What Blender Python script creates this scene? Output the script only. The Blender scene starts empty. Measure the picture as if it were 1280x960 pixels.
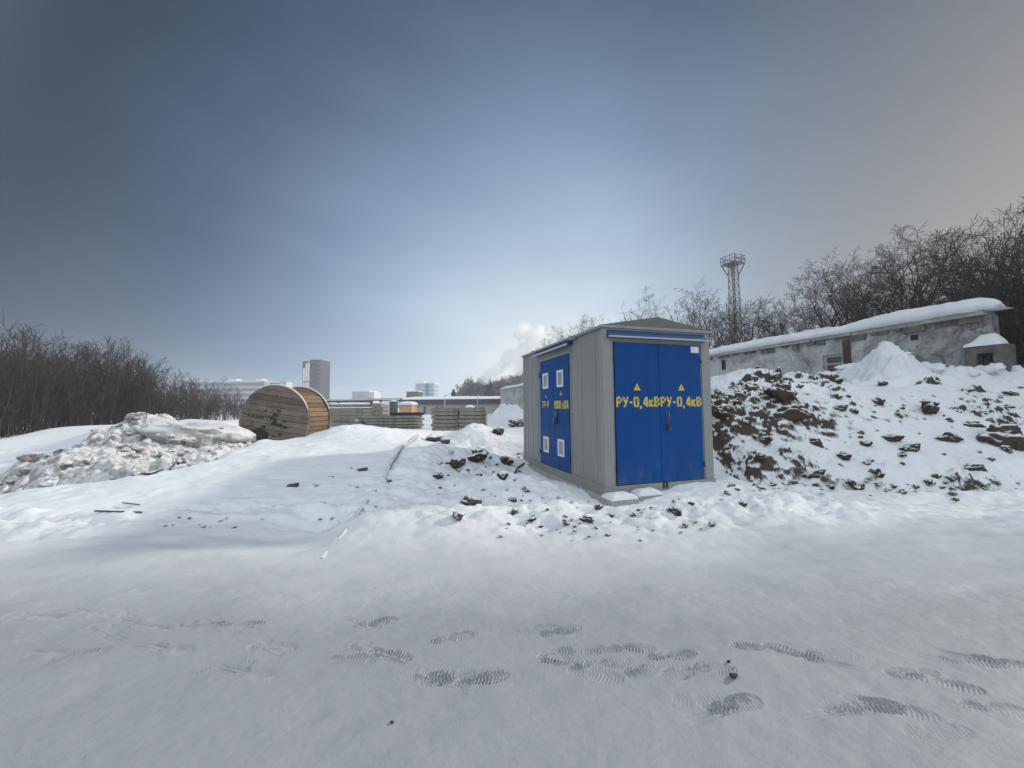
import bpy, bmesh, math, random
import numpy as np
from mathutils import Vector, Matrix

# ------------------------------------------------------------------ camera, world, sun, exposure
SC = bpy.context.scene
COL = SC.collection
R = math.radians
FPX, PITCH, ROLL = 480.0, R(3.27), R(-0.488)
CAM = np.array([0.0, 0.0, 1.5])

cd = bpy.data.cameras.new('camera'); cam = bpy.data.objects.new('camera', cd); COL.objects.link(cam)
cd.sensor_width = 36.0; cd.lens = 36.0 * FPX / 1280.0; cd.clip_start = 0.05; cd.clip_end = 4000
_c, _s = math.cos(ROLL), math.sin(ROLL)
_right = Vector((1, 0, 0)); _down = Vector((0, math.sin(PITCH), -math.cos(PITCH)))
_cr = _right * _c - _down * _s; _cdn = _right * _s + _down * _c
_bk = _cr.cross(-_cdn)
_m = Matrix((( _cr.x, -_cdn.x, _bk.x, 0), (_cr.y, -_cdn.y, _bk.y, 0), (_cr.z, -_cdn.z, _bk.z, 1.5), (0, 0, 0, 1)))
cam.matrix_world = _m
SC.camera = cam

SUN_AZ, SUN_EL = R(69.0), R(23.0)          # clockwise from +Y
W = bpy.data.worlds.new('World'); SC.world = W; W.use_nodes = True
nt = W.node_tree; nt.nodes.clear()
def _n(tree, typ, **kw):
    n = tree.nodes.new(typ)
    for k, v in kw.items():
        setattr(n, k, v)
    return n
def _math(tree, op, a, b=None, c=None, clamp=False):
    n = tree.nodes.new('ShaderNodeMath'); n.operation = op; n.use_clamp = clamp
    for i, v in enumerate((a, b, c)):
        if v is None: continue
        if isinstance(v, (int, float)): n.inputs[i].default_value = v
        else: tree.links.new(v, n.inputs[i])
    return n.outputs[0]
def _dot(tree, vec, d):
    n = tree.nodes.new('ShaderNodeVectorMath'); n.operation = 'DOT_PRODUCT'
    tree.links.new(vec, n.inputs[0]); n.inputs[1].default_value = d
    return n.outputs['Value']
def _ramp(tree, fac, stops, interp='LINEAR'):
    n = tree.nodes.new('ShaderNodeValToRGB'); tree.links.new(fac, n.inputs[0]); n.color_ramp.interpolation = interp
    el = n.color_ramp.elements
    while len(el) < len(stops): el.new(0.5)
    for e, (p, c) in zip(el, stops):
        e.position = p; e.color = (c[0], c[1], c[2], 1) if not isinstance(c, (int, float)) else (c, c, c, 1)
    return n.outputs[0]
def _mix(tree, fac, a, b, mode='MIX'):
    n = tree.nodes.new('ShaderNodeMix'); n.data_type = 'RGBA'; n.blend_type = mode
    for sock, v in ((n.inputs['Factor'], fac), (n.inputs[6], a), (n.inputs[7], b)):
        if isinstance(v, (int, float)): sock.default_value = v
        elif isinstance(v, tuple): sock.default_value = (v[0], v[1], v[2], 1)
        else: tree.links.new(v, sock)
    return n.outputs[2]
def srgb(r, g, b):
    f = lambda v: (v / 255 / 12.92) if v / 255 <= 0.04045 else ((v / 255 + 0.055) / 1.055) ** 2.4
    return (f(r), f(g), f(b))

def build_world():
    sky = _n(nt, 'ShaderNodeTexSky', sky_type='NISHITA', sun_disc=False)
    sky.sun_elevation = SUN_EL; sky.sun_rotation = SUN_AZ
    sky.air_density = 1.0; sky.dust_density = 2.0; sky.ozone_density = 1.0
    tc = _n(nt, 'ShaderNodeTexCoord'); v = tc.outputs['Generated']
    az = R(6.0)
    fwd = _dot(nt, v, (math.sin(az), math.cos(az), 0)); side = _dot(nt, v, (math.cos(az), -math.sin(az), 0)); up = _dot(nt, v, (0, 0, 1))
    # a frozen overcast: a deck of cloud dark overhead, thinning to a bright band of horizon haze ahead
    a = _math(nt, 'MULTIPLY', side, 1.06); b = _math(nt, 'MULTIPLY', _math(nt, 'MAXIMUM', up, 0.0), 1.06)
    q = _math(nt, 'SQRT', _math(nt, 'ADD', _math(nt, 'MULTIPLY', a, a), _math(nt, 'MULTIPLY', b, b)))
    nz = _n(nt, 'ShaderNodeTexNoise'); nt.links.new(v, nz.inputs['Vector'])
    nz.inputs['Scale'].default_value = 1.7; nz.inputs['Detail'].default_value = 5; nz.inputs['Roughness'].default_value = 0.45
    q = _math(nt, 'ADD', q, _math(nt, 'MULTIPLY', _math(nt, 'SUBTRACT', nz.outputs[0], 0.5), 0.16))
    col = _ramp(nt, q, [(0.0, srgb(236, 239, 240)), (0.16, srgb(224, 232, 237)), (0.32, srgb(197, 213, 228)), (0.48, srgb(162, 184, 208)),
                        (0.64, srgb(121, 144, 173)), (0.80, srgb(78, 98, 123)), (0.92, srgb(46, 62, 83)), (1.0, srgb(37, 51, 71))], 'LINEAR')
    streak = _n(nt, 'ShaderNodeTexNoise'); mp = _n(nt, 'ShaderNodeMapping'); nt.links.new(v, mp.inputs[0]); mp.inputs['Scale'].default_value = (1.2, 1.2, 4.5); mp.inputs['Rotation'].default_value = (0.25, 0.2, 0.4)
    nt.links.new(mp.outputs[0], streak.inputs['Vector']); streak.inputs['Scale'].default_value = 1.5; streak.inputs['Detail'].default_value = 7; streak.inputs['Roughness'].default_value = 0.55
    col = _mix(nt, 1.0, col, _ramp(nt, streak.outputs[0], [(0.30, (0.90, 0.91, 0.93)), (0.70, (1.10, 1.09, 1.07))]), 'MULTIPLY')
    # the cloud towards the sun is warmer and lighter
    wl = _math(nt, 'MULTIPLY', _ramp(nt, side, [(0.10, 0.0), (0.75, 1.0)], 'EASE'), _ramp(nt, up, [(0.0, 0.95), (0.30, 0.85), (0.65, 0.35), (0.85, 0.1)]))
    col = _mix(nt, wl, col, srgb(143, 142, 140))
    # the half of the sky behind the photographer: bright even cloud
    col = _mix(nt, _ramp(nt, _math(nt, 'ADD', _math(nt, 'MULTIPLY', fwd, 0.5), 0.5), [(0.42, 1.0), (0.74, 0.0)], 'EASE'), col, BACK_SKY)
    low = _ramp(nt, _math(nt, 'ADD', up, 0.5), [(0.42, 1.0), (0.5, 0.0)])
    col = _mix(nt, low, col, srgb(196, 200, 206))
    nis = _n(nt, 'ShaderNodeVectorMath', operation='SCALE'); nt.links.new(sky.outputs[0], nis.inputs[0]); nis.inputs['Scale'].default_value = 0.06
    dk = _n(nt, 'ShaderNodeVectorMath', operation='SCALE'); nt.links.new(col, dk.inputs[0]); dk.inputs['Scale'].default_value = DECK
    both = _mix(nt, 0.94, nis.outputs[0], dk.outputs[0])
    bg = _n(nt, 'ShaderNodeBackground'); nt.links.new(both, bg.inputs[0]); bg.inputs[1].default_value = 1.0
    out = _n(nt, 'ShaderNodeOutputWorld'); nt.links.new(bg.outputs[0], out.inputs[0])
BACK_SKY = (0.85, 0.94, 1.01)
DECK = 1.0
build_world()

sl = bpy.data.lights.new('sun', 'SUN'); so = bpy.data.objects.new('sun', sl); COL.objects.link(so)
sl.energy = 3.2; sl.angle = R(3.5); sl.color = (1.0, 0.93, 0.83)
to_sun = Vector((math.sin(SUN_AZ) * math.cos(SUN_EL), math.cos(SUN_AZ) * math.cos(SUN_EL), math.sin(SUN_EL)))
so.rotation_euler = to_sun.to_track_quat('Z', 'Y').to_euler(); so.location = (60, 30, 60)

SC.view_settings.view_transform = 'Standard'; SC.view_settings.look = 'None'
SC.view_settings.exposure = 0.10; SC.view_settings.gamma = 1.0; SC.view_settings.use_curve_mapping = False
SC.render.engine = 'CYCLES'
SC.cycles.use_denoising = True
SC.cycles.max_bounces = 8; SC.cycles.diffuse_bounces = 3; SC.cycles.glossy_bounces = 2; SC.cycles.transparent_max_bounces = 8
SC.cycles.volume_bounces = 5; SC.cycles.volume_step_rate = 1.0; SC.cycles.volume_max_steps = 128

# ------------------------------------------------------------------ helpers
def ray(px, py):
    a, b = px - 640.0, py - 480.0
    u = (_c * a + _s * b) / FPX; v = -(-_s * a + _c * b) / FPX
    return np.array([u, math.cos(PITCH) - v * math.sin(PITCH), math.sin(PITCH) + v * math.cos(PITCH)])
def at(px, py, d):
    """The point seen at that place of the photograph, d metres ahead."""
    r = ray(px, py); return CAM + r * (d / r[1])
def ray_ground(px, py, hf, dmax=60.0):
    r = ray(px, py); d = 1.6; prev = d
    while d < dmax:
        p = CAM + r * (d / r[1])
        if p[2] <= float(hf(p[0], p[1])):
            lo, hi = prev, d
            for _ in range(14):
                m = (lo + hi) / 2; p = CAM + r * (m / r[1])
                if p[2] <= float(hf(p[0], p[1])): hi = m
                else: lo = m
            return CAM + r * (hi / r[1])
        prev = d; d *= 1.02
    return None

def tag(o, label=None, cat=None, group=None, kind=None):
    if label: o['label'] = label
    if cat: o['category'] = cat
    if group: o['group'] = group
    if kind: o['kind'] = kind
    return o
def thing(name, label, cat, loc=(0, 0, 0), rz=0.0, group=None):
    o = bpy.data.objects.new(name, None); COL.objects.link(o)
    o.location = loc; o.rotation_euler = (0, 0, rz); o.empty_display_size = 0.2
    return tag(o, label, cat, group)
def link_mesh(name, me, mats, parent=None):
    o = bpy.data.objects.new(name, me); COL.objects.link(o)
    for m in (mats if isinstance(mats, (list, tuple)) else [mats]):
        if m is not None: me.materials.append(m)
    if parent is not None: o.parent = parent
    return o
def copy_tree(o, parent=None):
    c = o.copy(); COL.objects.link(c)
    if parent is not None: c.parent = parent
    for ch in [x for x in COL.objects if x.parent == o]:
        copy_tree(ch, c)
    return c
def grid_mesh(name, X, Y, Z, keep=None):
    ny, nx = X.shape
    co = np.stack([X, Y, Z], -1).reshape(-1, 3)
    i = np.arange(ny * nx).reshape(ny, nx)
    f = np.stack([i[:-1, :-1], i[:-1, 1:], i[1:, 1:], i[1:, :-1]], -1)
    f = f[keep] if keep is not None else f.reshape(-1, 4)
    return np_mesh(name, co, f)
def np_mesh(name, co, quads):
    me = bpy.data.meshes.new(name)
    used = np.zeros(len(co), bool); used[quads.ravel()] = True
    re = np.cumsum(used) - 1; co = co[used]; quads = re[quads]
    me.vertices.add(len(co)); me.vertices.foreach_set('co', co.astype(np.float32).ravel())
    n = len(quads)
    me.loops.add(n * 4); me.loops.foreach_set('vertex_index', quads.astype(np.int32).ravel())
    me.polygons.add(n); me.polygons.foreach_set('loop_start', np.arange(0, n * 4, 4, dtype=np.int32))
    me.polygons.foreach_set('loop_total', np.full(n, 4, np.int32))
    me.polygons.foreach_set('use_smooth', np.ones(n, bool))
    me.update(calc_edges=True); me.validate()
    return me

class MB:
    """Collects boxes, prisms and tubes and links them as one mesh object."""
    def __init__(s): s.v = []; s.f = []; s.sm = []
    def add(s, vs, fs, smooth=False):
        b = len(s.v); s.v += [tuple(p) for p in vs]; s.f += [tuple(b + i for i in f) for f in fs]; s.sm += [smooth] * len(fs)
    def box(s, x0, x1, y0, y1, z0, z1, M=None):
        vs = [Vector((x, y, z)) for z in (z0, z1) for y in (y0, y1) for x in (x0, x1)]
        if M is not None: vs = [M @ p for p in vs]
        s.add(vs, [(0, 2, 3, 1), (4, 5, 7, 6), (0, 1, 5, 4), (2, 6, 7, 3), (0, 4, 6, 2), (1, 3, 7, 5)])
    def prism(s, poly, h0, h1, ax='y', M=None):
        """poly (a, b) pairs, extruded along axis ax from h0 to h1."""
        n = len(poly)
        def P(a, b, h):
            p = {'y': (a, h, b), 'x': (h, a, b), 'z': (a, b, h)}[ax]; p = Vector(p)
            return M @ p if M is not None else p
        vs = [P(a, b, h0) for a, b in poly] + [P(a, b, h1) for a, b in poly]
        fs = [tuple(range(n)), tuple(range(2 * n - 1, n - 1, -1))] + [(i, i + n, (i + 1) % n + n, (i + 1) % n) for i in range(n)]
        s.add(vs, fs)
    def tube(s, pts, rad, n=6, smooth=True, cap=True):
        pts = [Vector(p) for p in pts]
        rad = rad if isinstance(rad, (list, tuple)) else [rad] * len(pts)
        vs = []; fs = []
        for i, p in enumerate(pts):
            d = (pts[min(i + 1, len(pts) - 1)] - pts[max(i - 1, 0)])
            d = d.normalized() if d.length > 1e-9 else Vector((0, 0, 1))
            u = d.cross(Vector((0, 0, 1)) if abs(d.z) < 0.9 else Vector((1, 0, 0))).normalized(); w = d.cross(u)
            for k in range(n):
                t = 2 * math.pi * k / n
                vs.append(p + (u * math.cos(t) + w * math.sin(t)) * rad[i])
        for i in range(len(pts) - 1):
            for k in range(n):
                a = i * n + k; b = i * n + (k + 1) % n
                fs.append((a, b, b + n, a + n))
        if cap and n > 3:
            fs.append(tuple(range(n - 1, -1, -1))); fs.append(tuple((len(pts) - 1) * n + k for k in range(n)))
        s.add(vs, fs, smooth)
    def bar(s, p, q, w=0.03):
        s.tube([p, q], w / 1.414, n=4, smooth=False)
    def build_each(s, name, mat, parent=None, bevel=0.0):
        """Every separate solid collected so far becomes an object of its own."""
        par = list(range(len(s.v)))
        def find(a):
            while par[a] != a: par[a] = par[par[a]]; a = par[a]
            return a
        for f in s.f:
            for q in f[1:]: par[find(q)] = find(f[0])
        grp = {}
        for f, m in zip(s.f, s.sm): grp.setdefault(find(f[0]), []).append((f, m))
        out = []
        for fs in grp.values():
            b = MB(); ids = sorted({i for f, _ in fs for i in f}); re = {i: k for k, i in enumerate(ids)}
            b.v = [s.v[i] for i in ids]; b.f = [tuple(re[i] for i in f) for f, _ in fs]; b.sm = [m for _, m in fs]; out.append(b.build(name, mat, parent, bevel))
        return out
    def mesh(s, name, recalc=True, bevel=0.0):
        me = bpy.data.meshes.new(name); me.from_pydata(s.v, [], s.f)
        me.polygons.foreach_set('use_smooth', s.sm)
        if recalc or bevel:
            bm = bmesh.new(); bm.from_mesh(me)
            bmesh.ops.recalc_face_normals(bm, faces=bm.faces)
            if bevel:
                bmesh.ops.bevel(bm, geom=list(bm.edges), offset=bevel, segments=1, affect='EDGES', clamp_overlap=True)
            bm.to_mesh(me); bm.free()
        me.update(); return me
    def build(s, name, mat, parent=None, bevel=0.0, recalc=True):
        return link_mesh(name, s.mesh(name, recalc, bevel), mat, parent)

# ---- numpy noise
def _hash(ix, iy, seed):
    h = (ix.astype(np.int64) * 374761393 + iy.astype(np.int64) * 668265263 + seed * 1274126177) & 0xffffffff
    h = ((h ^ (h >> 13)) * 1274126177) & 0xffffffff
    return ((h ^ (h >> 16)) & 0xffff) / 65535.0
def vnoise(x, y, seed=0):
    x = np.asarray(x, float); y = np.asarray(y, float)
    ix = np.floor(x); iy = np.floor(y); fx = x - ix; fy = y - iy
    fx = fx * fx * fx * (fx * (fx * 6 - 15) + 10); fy = fy * fy * fy * (fy * (fy * 6 - 15) + 10)
    a = _hash(ix, iy, seed); b = _hash(ix + 1, iy, seed); c = _hash(ix, iy + 1, seed); d = _hash(ix + 1, iy + 1, seed)
    return (a + (b - a) * fx) * (1 - fy) + (c + (d - c) * fx) * fy - 0.5
def fbm(x, y, seed=0, oct=4, rough=0.5):
    t = 0; a = 1.0; x = np.asarray(x, float); y = np.asarray(y, float)
    for o in range(oct):
        xr = x * 0.8 - y * 0.6; yr = x * 0.6 + y * 0.8
        t = t + a * vnoise(xr, yr, seed + o * 7); a *= rough; x = xr * 2.03 + 3.1; y = yr * 2.03 - 1.7
    return t
def lumps(x, y, scale, seed=0, dens=0.7):
    """Domed clods: one per cell, of uneven size and height."""
    x = np.asarray(x, float) / scale; y = np.asarray(y, float) / scale
    wx = fbm(x * 1.9 + 7, y * 1.9, seed + 90, 3, .6); wy = fbm(x * 1.9, y * 1.9 + 5, seed + 95, 3, .6); x = x + 0.55 * wx; y = y + 0.55 * wy
    ix = np.floor(x); iy = np.floor(y); out = np.zeros(np.broadcast(x, y).shape)
    for dx in (-1, 0, 1):
        for dy in (-1, 0, 1):
            cx = ix + dx; cy = iy + dy
            px = cx + 0.1 + 0.8 * _hash(cx, cy, seed); py = cy + 0.1 + 0.8 * _hash(cx, cy, seed + 1)
            r = 0.25 + 0.5 * _hash(cx, cy, seed + 2); on = _hash(cx, cy, seed + 3) < dens
            an = 3.14 * _hash(cx, cy, seed + 4); ca, sa = np.cos(an), np.sin(an)
            ux = (x - px) * ca + (y - py) * sa; uy = (-(x - px) * sa + (y - py) * ca) * 1.5
            d2 = (ux * ux + uy * uy) / (r * r)
            h = np.clip(1 - d2 * d2, 0, None) ** 0.7 * r * on
            out = np.maximum(out, h)
    return out * scale
def sstep(a, b, x):
    t = np.clip((np.asarray(x, float) - a) / (b - a), 0, 1); return t * t * (3 - 2 * t)

# ------------------------------------------------------------------ materials
def new_mat(name):
    m = bpy.data.materials.new(name); m.use_nodes = True
    t = m.node_tree; b = t.nodes['Principled BSDF']; return m, t, b
def noise(t, scale, detail=4, rough=0.5, vec=None, dist=0.0):
    n = t.nodes.new('ShaderNodeTexNoise'); n.inputs['Scale'].default_value = scale; n.inputs['Detail'].default_value = detail
    n.inputs['Roughness'].default_value = rough; n.inputs['Distortion'].default_value = dist
    if vec is not None: t.links.new(vec, n.inputs['Vector'])
    return n.outputs[0]
def objvec(t, scale=(1, 1, 1), rot=(0, 0, 0), world=False):
    if world: v = t.nodes.new('ShaderNodeNewGeometry').outputs['Position']
    else: v = t.nodes.new('ShaderNodeTexCoord').outputs['Object']
    m = t.nodes.new('ShaderNodeMapping'); t.links.new(v, m.inputs[0]); m.inputs['Scale'].default_value = scale; m.inputs['Rotation'].default_value = rot
    return m.outputs[0]
def set_bump(t, b, h, strength=0.3, dist=0.02):
    n = t.nodes.new('ShaderNodeBump'); n.inputs['Strength'].default_value = strength; n.inputs['Distance'].default_value = dist
    t.links.new(h, n.inputs['Height']); t.links.new(n.outputs[0], b.inputs['Normal'])
def simple(name, c, rough=0.6, var=0.15, scale=6.0, metal=0.0, bump=0.0, spec=0.5, stretch=(1, 1, 1)):
    m, t, b = new_mat(name)
    v = objvec(t, stretch); n = noise(t, scale, 6, 0.6, v)
    lo = tuple(x * (1 - var) for x in c); hi = tuple(min(1, x * (1 + var)) for x in c)
    t.links.new(_ramp(t, n, [(0.3, lo), (0.7, hi)]), b.inputs['Base Color'])
    b.inputs['Roughness'].default_value = rough; b.inputs['Metallic'].default_value = metal; b.inputs['Specular IOR Level'].default_value = spec
    if bump: set_bump(t, b, n, bump, 0.01)
    return m
SNOW = (0.80, 0.82, 0.85)
def weather(m, zlow=0.9, amt=0.5, dirt=(0.30, 0.29, 0.27), warp=0.25):
    """Splash dirt and faint run marks near the ground, slightly buckled sheet."""
    t = m.node_tree; b = t.nodes['Principled BSDF']; c = b.inputs['Base Color'].links[0].from_socket
    v = objvec(t); sp = t.nodes.new('ShaderNodeSeparateXYZ'); t.links.new(v, sp.inputs[0])
    n = noise(t, 5.0, 8, 0.7, objvec(t, (1, 1, 0.5))); n2 = noise(t, 3.0, 7, 0.7, objvec(t, (6, 6, 0.35)))
    low = _ramp(t, sp.outputs[2], [(0.0, 1.0), (zlow, 0.0)], 'EASE')
    k = _math(t, 'MULTIPLY', low, _ramp(t, n, [(0.42, 0.0), (0.75, amt)]))
    k = _math(t, 'ADD', k, _math(t, 'MULTIPLY', _ramp(t, n2, [(0.55, 0.0), (0.80, 1.0)]), amt * 0.25), clamp=True)
    t.links.new(_mix(t, k, c, dirt), b.inputs['Base Color'])
    w = noise(t, 1.3, 2, 0.4, objvec(t, (1, 1, 0.6))); set_bump(t, b, w, warp, 0.05)
    r = _ramp(t, n, [(0.3, b.inputs['Roughness'].default_value - .08), (0.7, b.inputs['Roughness'].default_value + .15)]); t.links.new(r, b.inputs['Roughness'])
def snow_mat(name, dirt=0.0, base=SNOW, fine=0.32):
    m, t, b = new_mat(name)
    v = objvec(t, world=True)
    n1 = noise(t, 1.1, 5, 0.55, v); n2 = noise(t, 22.0, 5, 0.65, v); n3 = noise(t, 160.0, 2, 0.5, v)
    c = _ramp(t, n1, [(0.25, tuple(x * 0.95 for x in base)), (0.75, base)])
    if dirt:
        n4 = noise(t, 3.5, 8, 0.7, v, 0.6)
        c = _mix(t, _ramp(t, n4, [(0.44, 0.0), (0.68, dirt)]), c, (0.20, 0.175, 0.15))
    t.links.new(c, b.inputs['Base Color'])
    b.inputs['Roughness'].default_value = 0.72; b.inputs['Specular IOR Level'].default_value = 0.25
    n5 = noise(t, 6.5, 6, 0.6, v, 0.3)
    h = _math(t, 'ADD', _math(t, 'MULTIPLY', n5, 2.2), _math(t, 'ADD', _math(t, 'MULTIPLY', n2, 0.9), _math(t, 'MULTIPLY', n3, 0.25)))
    set_bump(t, b, h, fine, 0.012)
    return m
def snowy_mat(name, dirt_a, dirt_b, lo=0.62, hi=0.80, amp=0.55, snow=(0.76, 0.78, 0.81), nscale=3.0, bare=0.0):
    """Earth, stone or timber with snow lying wherever the surface faces up."""
    m, t, b = new_mat(name)
    v = objvec(t, world=True)
    g = t.nodes.new('ShaderNodeNewGeometry'); sx = t.nodes.new('ShaderNodeSeparateXYZ'); t.links.new(g.outputs['Normal'], sx.inputs[0])
    n1 = noise(t, nscale, 8, 0.65, v, 0.4); n2 = noise(t, 28.0, 6, 0.7, v)
    k = _math(t, 'ADD', sx.outputs[2], _math(t, 'MULTIPLY', _math(t, 'SUBTRACT', n1, 0.5), amp))
    k = _math(t, 'ADD', k, _math(t, 'MULTIPLY', _math(t, 'SUBTRACT', n2, 0.5), 0.28))
    if bare:                                       # the freshly dug end of the heap is barer
        sp = t.nodes.new('ShaderNodeSeparateXYZ'); t.links.new(v, sp.inputs[0])
        k = _math(t, 'SUBTRACT', k, _ramp(t, _math(t, 'MULTIPLY', sp.outputs[0], 0.1), [(0.50, bare), (0.86, 0.0)]))
        k = _math(t, 'ADD', k, _ramp(t, sp.outputs[2], [(0.15, 0.13), (0.85, 0.0)]))
    k = _ramp(t, k, [(lo, 0.0), (hi, 1.0)])
    d = _ramp(t, n2, [(0.3, dirt_a), (0.7, dirt_b)])
    t.links.new(_mix(t, k, d, snow), b.inputs['Base Color'])
    b.inputs['Roughness'].default_value = 0.85; b.inputs['Specular IOR Level'].default_value = 0.2
    set_bump(t, b, _math(t, 'ADD', n2, _math(t, 'MULTIPLY', k, 0.4)), 0.5, 0.02)
    return m
def wood_mat(name, a, b_, grain=(2, 40, 40), rough=0.8, stain=0.3):
    m, t, b = new_mat(name)
    v = objvec(t, grain); n = noise(t, 1.5, 8, 0.65, v, 0.5); v2 = objvec(t); n2 = noise(t, 2.2, 5, 0.6, v2)
    c = _ramp(t, n, [(0.25, a), (0.72, b_)])
    c = _mix(t, _ramp(t, n2, [(0.45, 0.0), (0.75, stain)]), c, tuple(x * 0.35 for x in a))
    g = t.nodes.new('ShaderNodeNewGeometry')
    c = _mix(t, 1.0, c, _ramp(t, g.outputs['Random Per Island'], [(0.0, 0.55), (1.0, 1.15)]), 'MULTIPLY')
    t.links.new(c, b.inputs['Base Color']); b.inputs['Roughness'].default_value = rough
    set_bump(t, b, n, 0.4, 0.008)
    return m

M = {}
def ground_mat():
    """Fresh white snow on the drifts; packed yard snow in front, painted darker towards the camera."""
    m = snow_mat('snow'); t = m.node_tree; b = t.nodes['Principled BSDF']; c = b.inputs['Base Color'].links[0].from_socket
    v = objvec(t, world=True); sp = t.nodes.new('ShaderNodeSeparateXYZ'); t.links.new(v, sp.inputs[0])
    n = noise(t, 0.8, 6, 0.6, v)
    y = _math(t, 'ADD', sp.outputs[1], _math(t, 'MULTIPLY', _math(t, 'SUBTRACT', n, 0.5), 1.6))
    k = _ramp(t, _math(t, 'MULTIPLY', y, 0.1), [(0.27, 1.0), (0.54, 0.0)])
    t.links.new(_mix(t, k, c, PACKED_DIMMED), b.inputs['Base Color']); return m
PACKED_DIMMED = (0.325, 0.34, 0.365)  # packed snow grey, deepened to paint in the lens's dim lower edge
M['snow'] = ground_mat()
M['snow_dirty'] = snowy_mat('dirty_snow', (0.14, 0.13, 0.122), (0.38, 0.37, 0.355), 0.30, 0.86, 1.0, (0.69, 0.695, 0.70), 4.0)
M['snow_bank'] = snow_mat('bank_snow', 0.10, (0.76, 0.78, 0.82), 0.7)
M['heap'] = snowy_mat('snowy_earth', (0.024, 0.020, 0.017), (0.112, 0.089, 0.070), 0.55, 0.70, 0.80, nscale=2.6, bare=0.09)
M['clod'] = snowy_mat('frozen_clod', (0.024, 0.019, 0.015), (0.105, 0.080, 0.060), 0.48, 0.74, 0.75, nscale=7.0)
M['earth'] = simple('dark_earth', (0.05, 0.042, 0.036), 0.9, 0.4, 12.0, bump=0.5)
M['rock'] = snowy_mat('rubble_stone', (0.05, 0.047, 0.043), (0.15, 0.14, 0.13), 0.45, 0.75, 0.7, nscale=9.0)
M['grey_paint'] = simple('grey_sheet_steel', (0.235, 0.238, 0.236), 0.45, 0.07, 1.4, spec=0.4, stretch=(1, 1, 0.35))
M['grey_trim'] = simple('grey_trim', (0.27, 0.272, 0.268), 0.45, 0.07, 2.0, spec=0.4)
M['roof_paint'] = simple('roof_sheet', (0.14, 0.135, 0.122), 0.55, 0.1, 2.0)
M['blue'] = simple('blue_enamel', (0.0012, 0.057, 0.235), 0.45, 0.12, 1.6, spec=0.15, stretch=(1, 1, 0.3))
M['blue_dark'] = simple('dark_blue_enamel', (0.010, 0.050, 0.17), 0.4, 0.08, 3.0)
M['lip'] = simple('pale_steel', (0.42, 0.43, 0.45), 0.4, 0.08, 4.0)
M['white'] = simple('white_paint', (0.74, 0.75, 0.76), 0.5, 0.05, 6.0)
M['louvre'] = simple('grey_louvre', (0.34, 0.36, 0.38), 0.5, 0.08, 6.0)
M['yellow'] = simple('yellow_paint', (0.72, 0.55, 0.03), 0.55, 0.22, 30.0)
weather(M['blue'], 0.7, 0.35, (0.16, 0.18, 0.21)); weather(M['grey_paint'], 0.9, 0.55, (0.36, 0.35, 0.33))
M['yellow_worn'] = simple('worn_yellow', (0.66, 0.50, 0.03), 0.6, 0.25, 30.0)
def worn():
    t = M['yellow_worn'].node_tree; b = t.nodes['Principled BSDF']; c = b.inputs['Base Color'].links[0].from_socket
    n = noise(t, 26.0, 8, 0.75, objvec(t)); t.links.new(_mix(t, _ramp(t, n, [(0.52, 0.0), (0.64, 0.75)]), c, (0.02, 0.07, 0.22)), b.inputs['Base Color'])
worn()
M['black'] = simple('black_paint', (0.012, 0.012, 0.013), 0.5, 0.2, 9.0)
M['concrete'] = simple('concrete', (0.33, 0.32, 0.30), 0.9, 0.22, 7.0, bump=0.4)
M['slab'] = wood_mat('weathered_slab', (0.085, 0.076, 0.064), (0.33, 0.305, 0.26), (3, 16, 16), 0.9, 0.55)
M['reel_grey'] = wood_mat('weathered_planks', (0.080, 0.064, 0.052), (0.30, 0.245, 0.195), (2.2, 12, 34), 0.85, 0.55)
M['reel_orange'] = wood_mat('fresh_planks', (0.105, 0.063, 0.034), (0.265, 0.170, 0.095), (22, 2.2, 22), 0.8, 0.35)
M['bark'] = simple('bark', (0.022, 0.019, 0.017), 0.9, 0.3, 12.0)
M['twig'] = simple('twigs', (0.024, 0.020, 0.018), 0.9, 0.3, 12.0)
M['shrub'] = simple('shrub_stems', (0.047, 0.037, 0.031), 0.9, 0.35, 5.0)
M['frost'] = simple('frosted_twigs', (0.20, 0.20, 0.21), 0.9, 0.2, 5.0)
M['needle'] = simple('conifer_needles', (0.035, 0.055, 0.05), 0.9, 0.3, 3.0)
M['steel'] = simple('dark_steel', (0.05, 0.05, 0.055), 0.5, 0.15, 5.0)
M['hose'] = snowy_mat('grey_hose', (0.34, 0.335, 0.32), (0.50, 0.49, 0.47), 0.72, 0.95, 0.5, nscale=6.0)

# ------------------------------------------------------------------ terrain
CP = []
def cp(px, py, d, dz=0.0): p = at(px, py, d); CP.append((p[0], p[1], p[2] + dz))
def cz(x, y, z): CP.append((x, y, z))
for x in (-9, -6, -3, 0, 3, 6, 9):
    for y in (-2.0, 0.5, 2.2, 3.8): cz(x, y, 0.0)
for x in (-4.5, -2, 0, 2): cz(x, 4.9, 0.02)
for x in (-14, 14): 
    for y in (-2, 2, 5): cz(x, y, 0.0)
cz(1.2, 6.0, 0.03); cz(3.4, 6.5, 0.08); cz(0.9, 7.6, 0.06); cz(0.3, 9.6, 0.12); cz(2.0, 11.4, 0.12); cz(2.6, 8.5, 0.0); cz(3.9, 8.9, 0.35); cz(4.6, 6.2, 0.0)
cz(3.3, 12, 0.4); cz(2.5, 15, 0.2); cz(-0.4, 7.4, 0.10)
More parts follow.
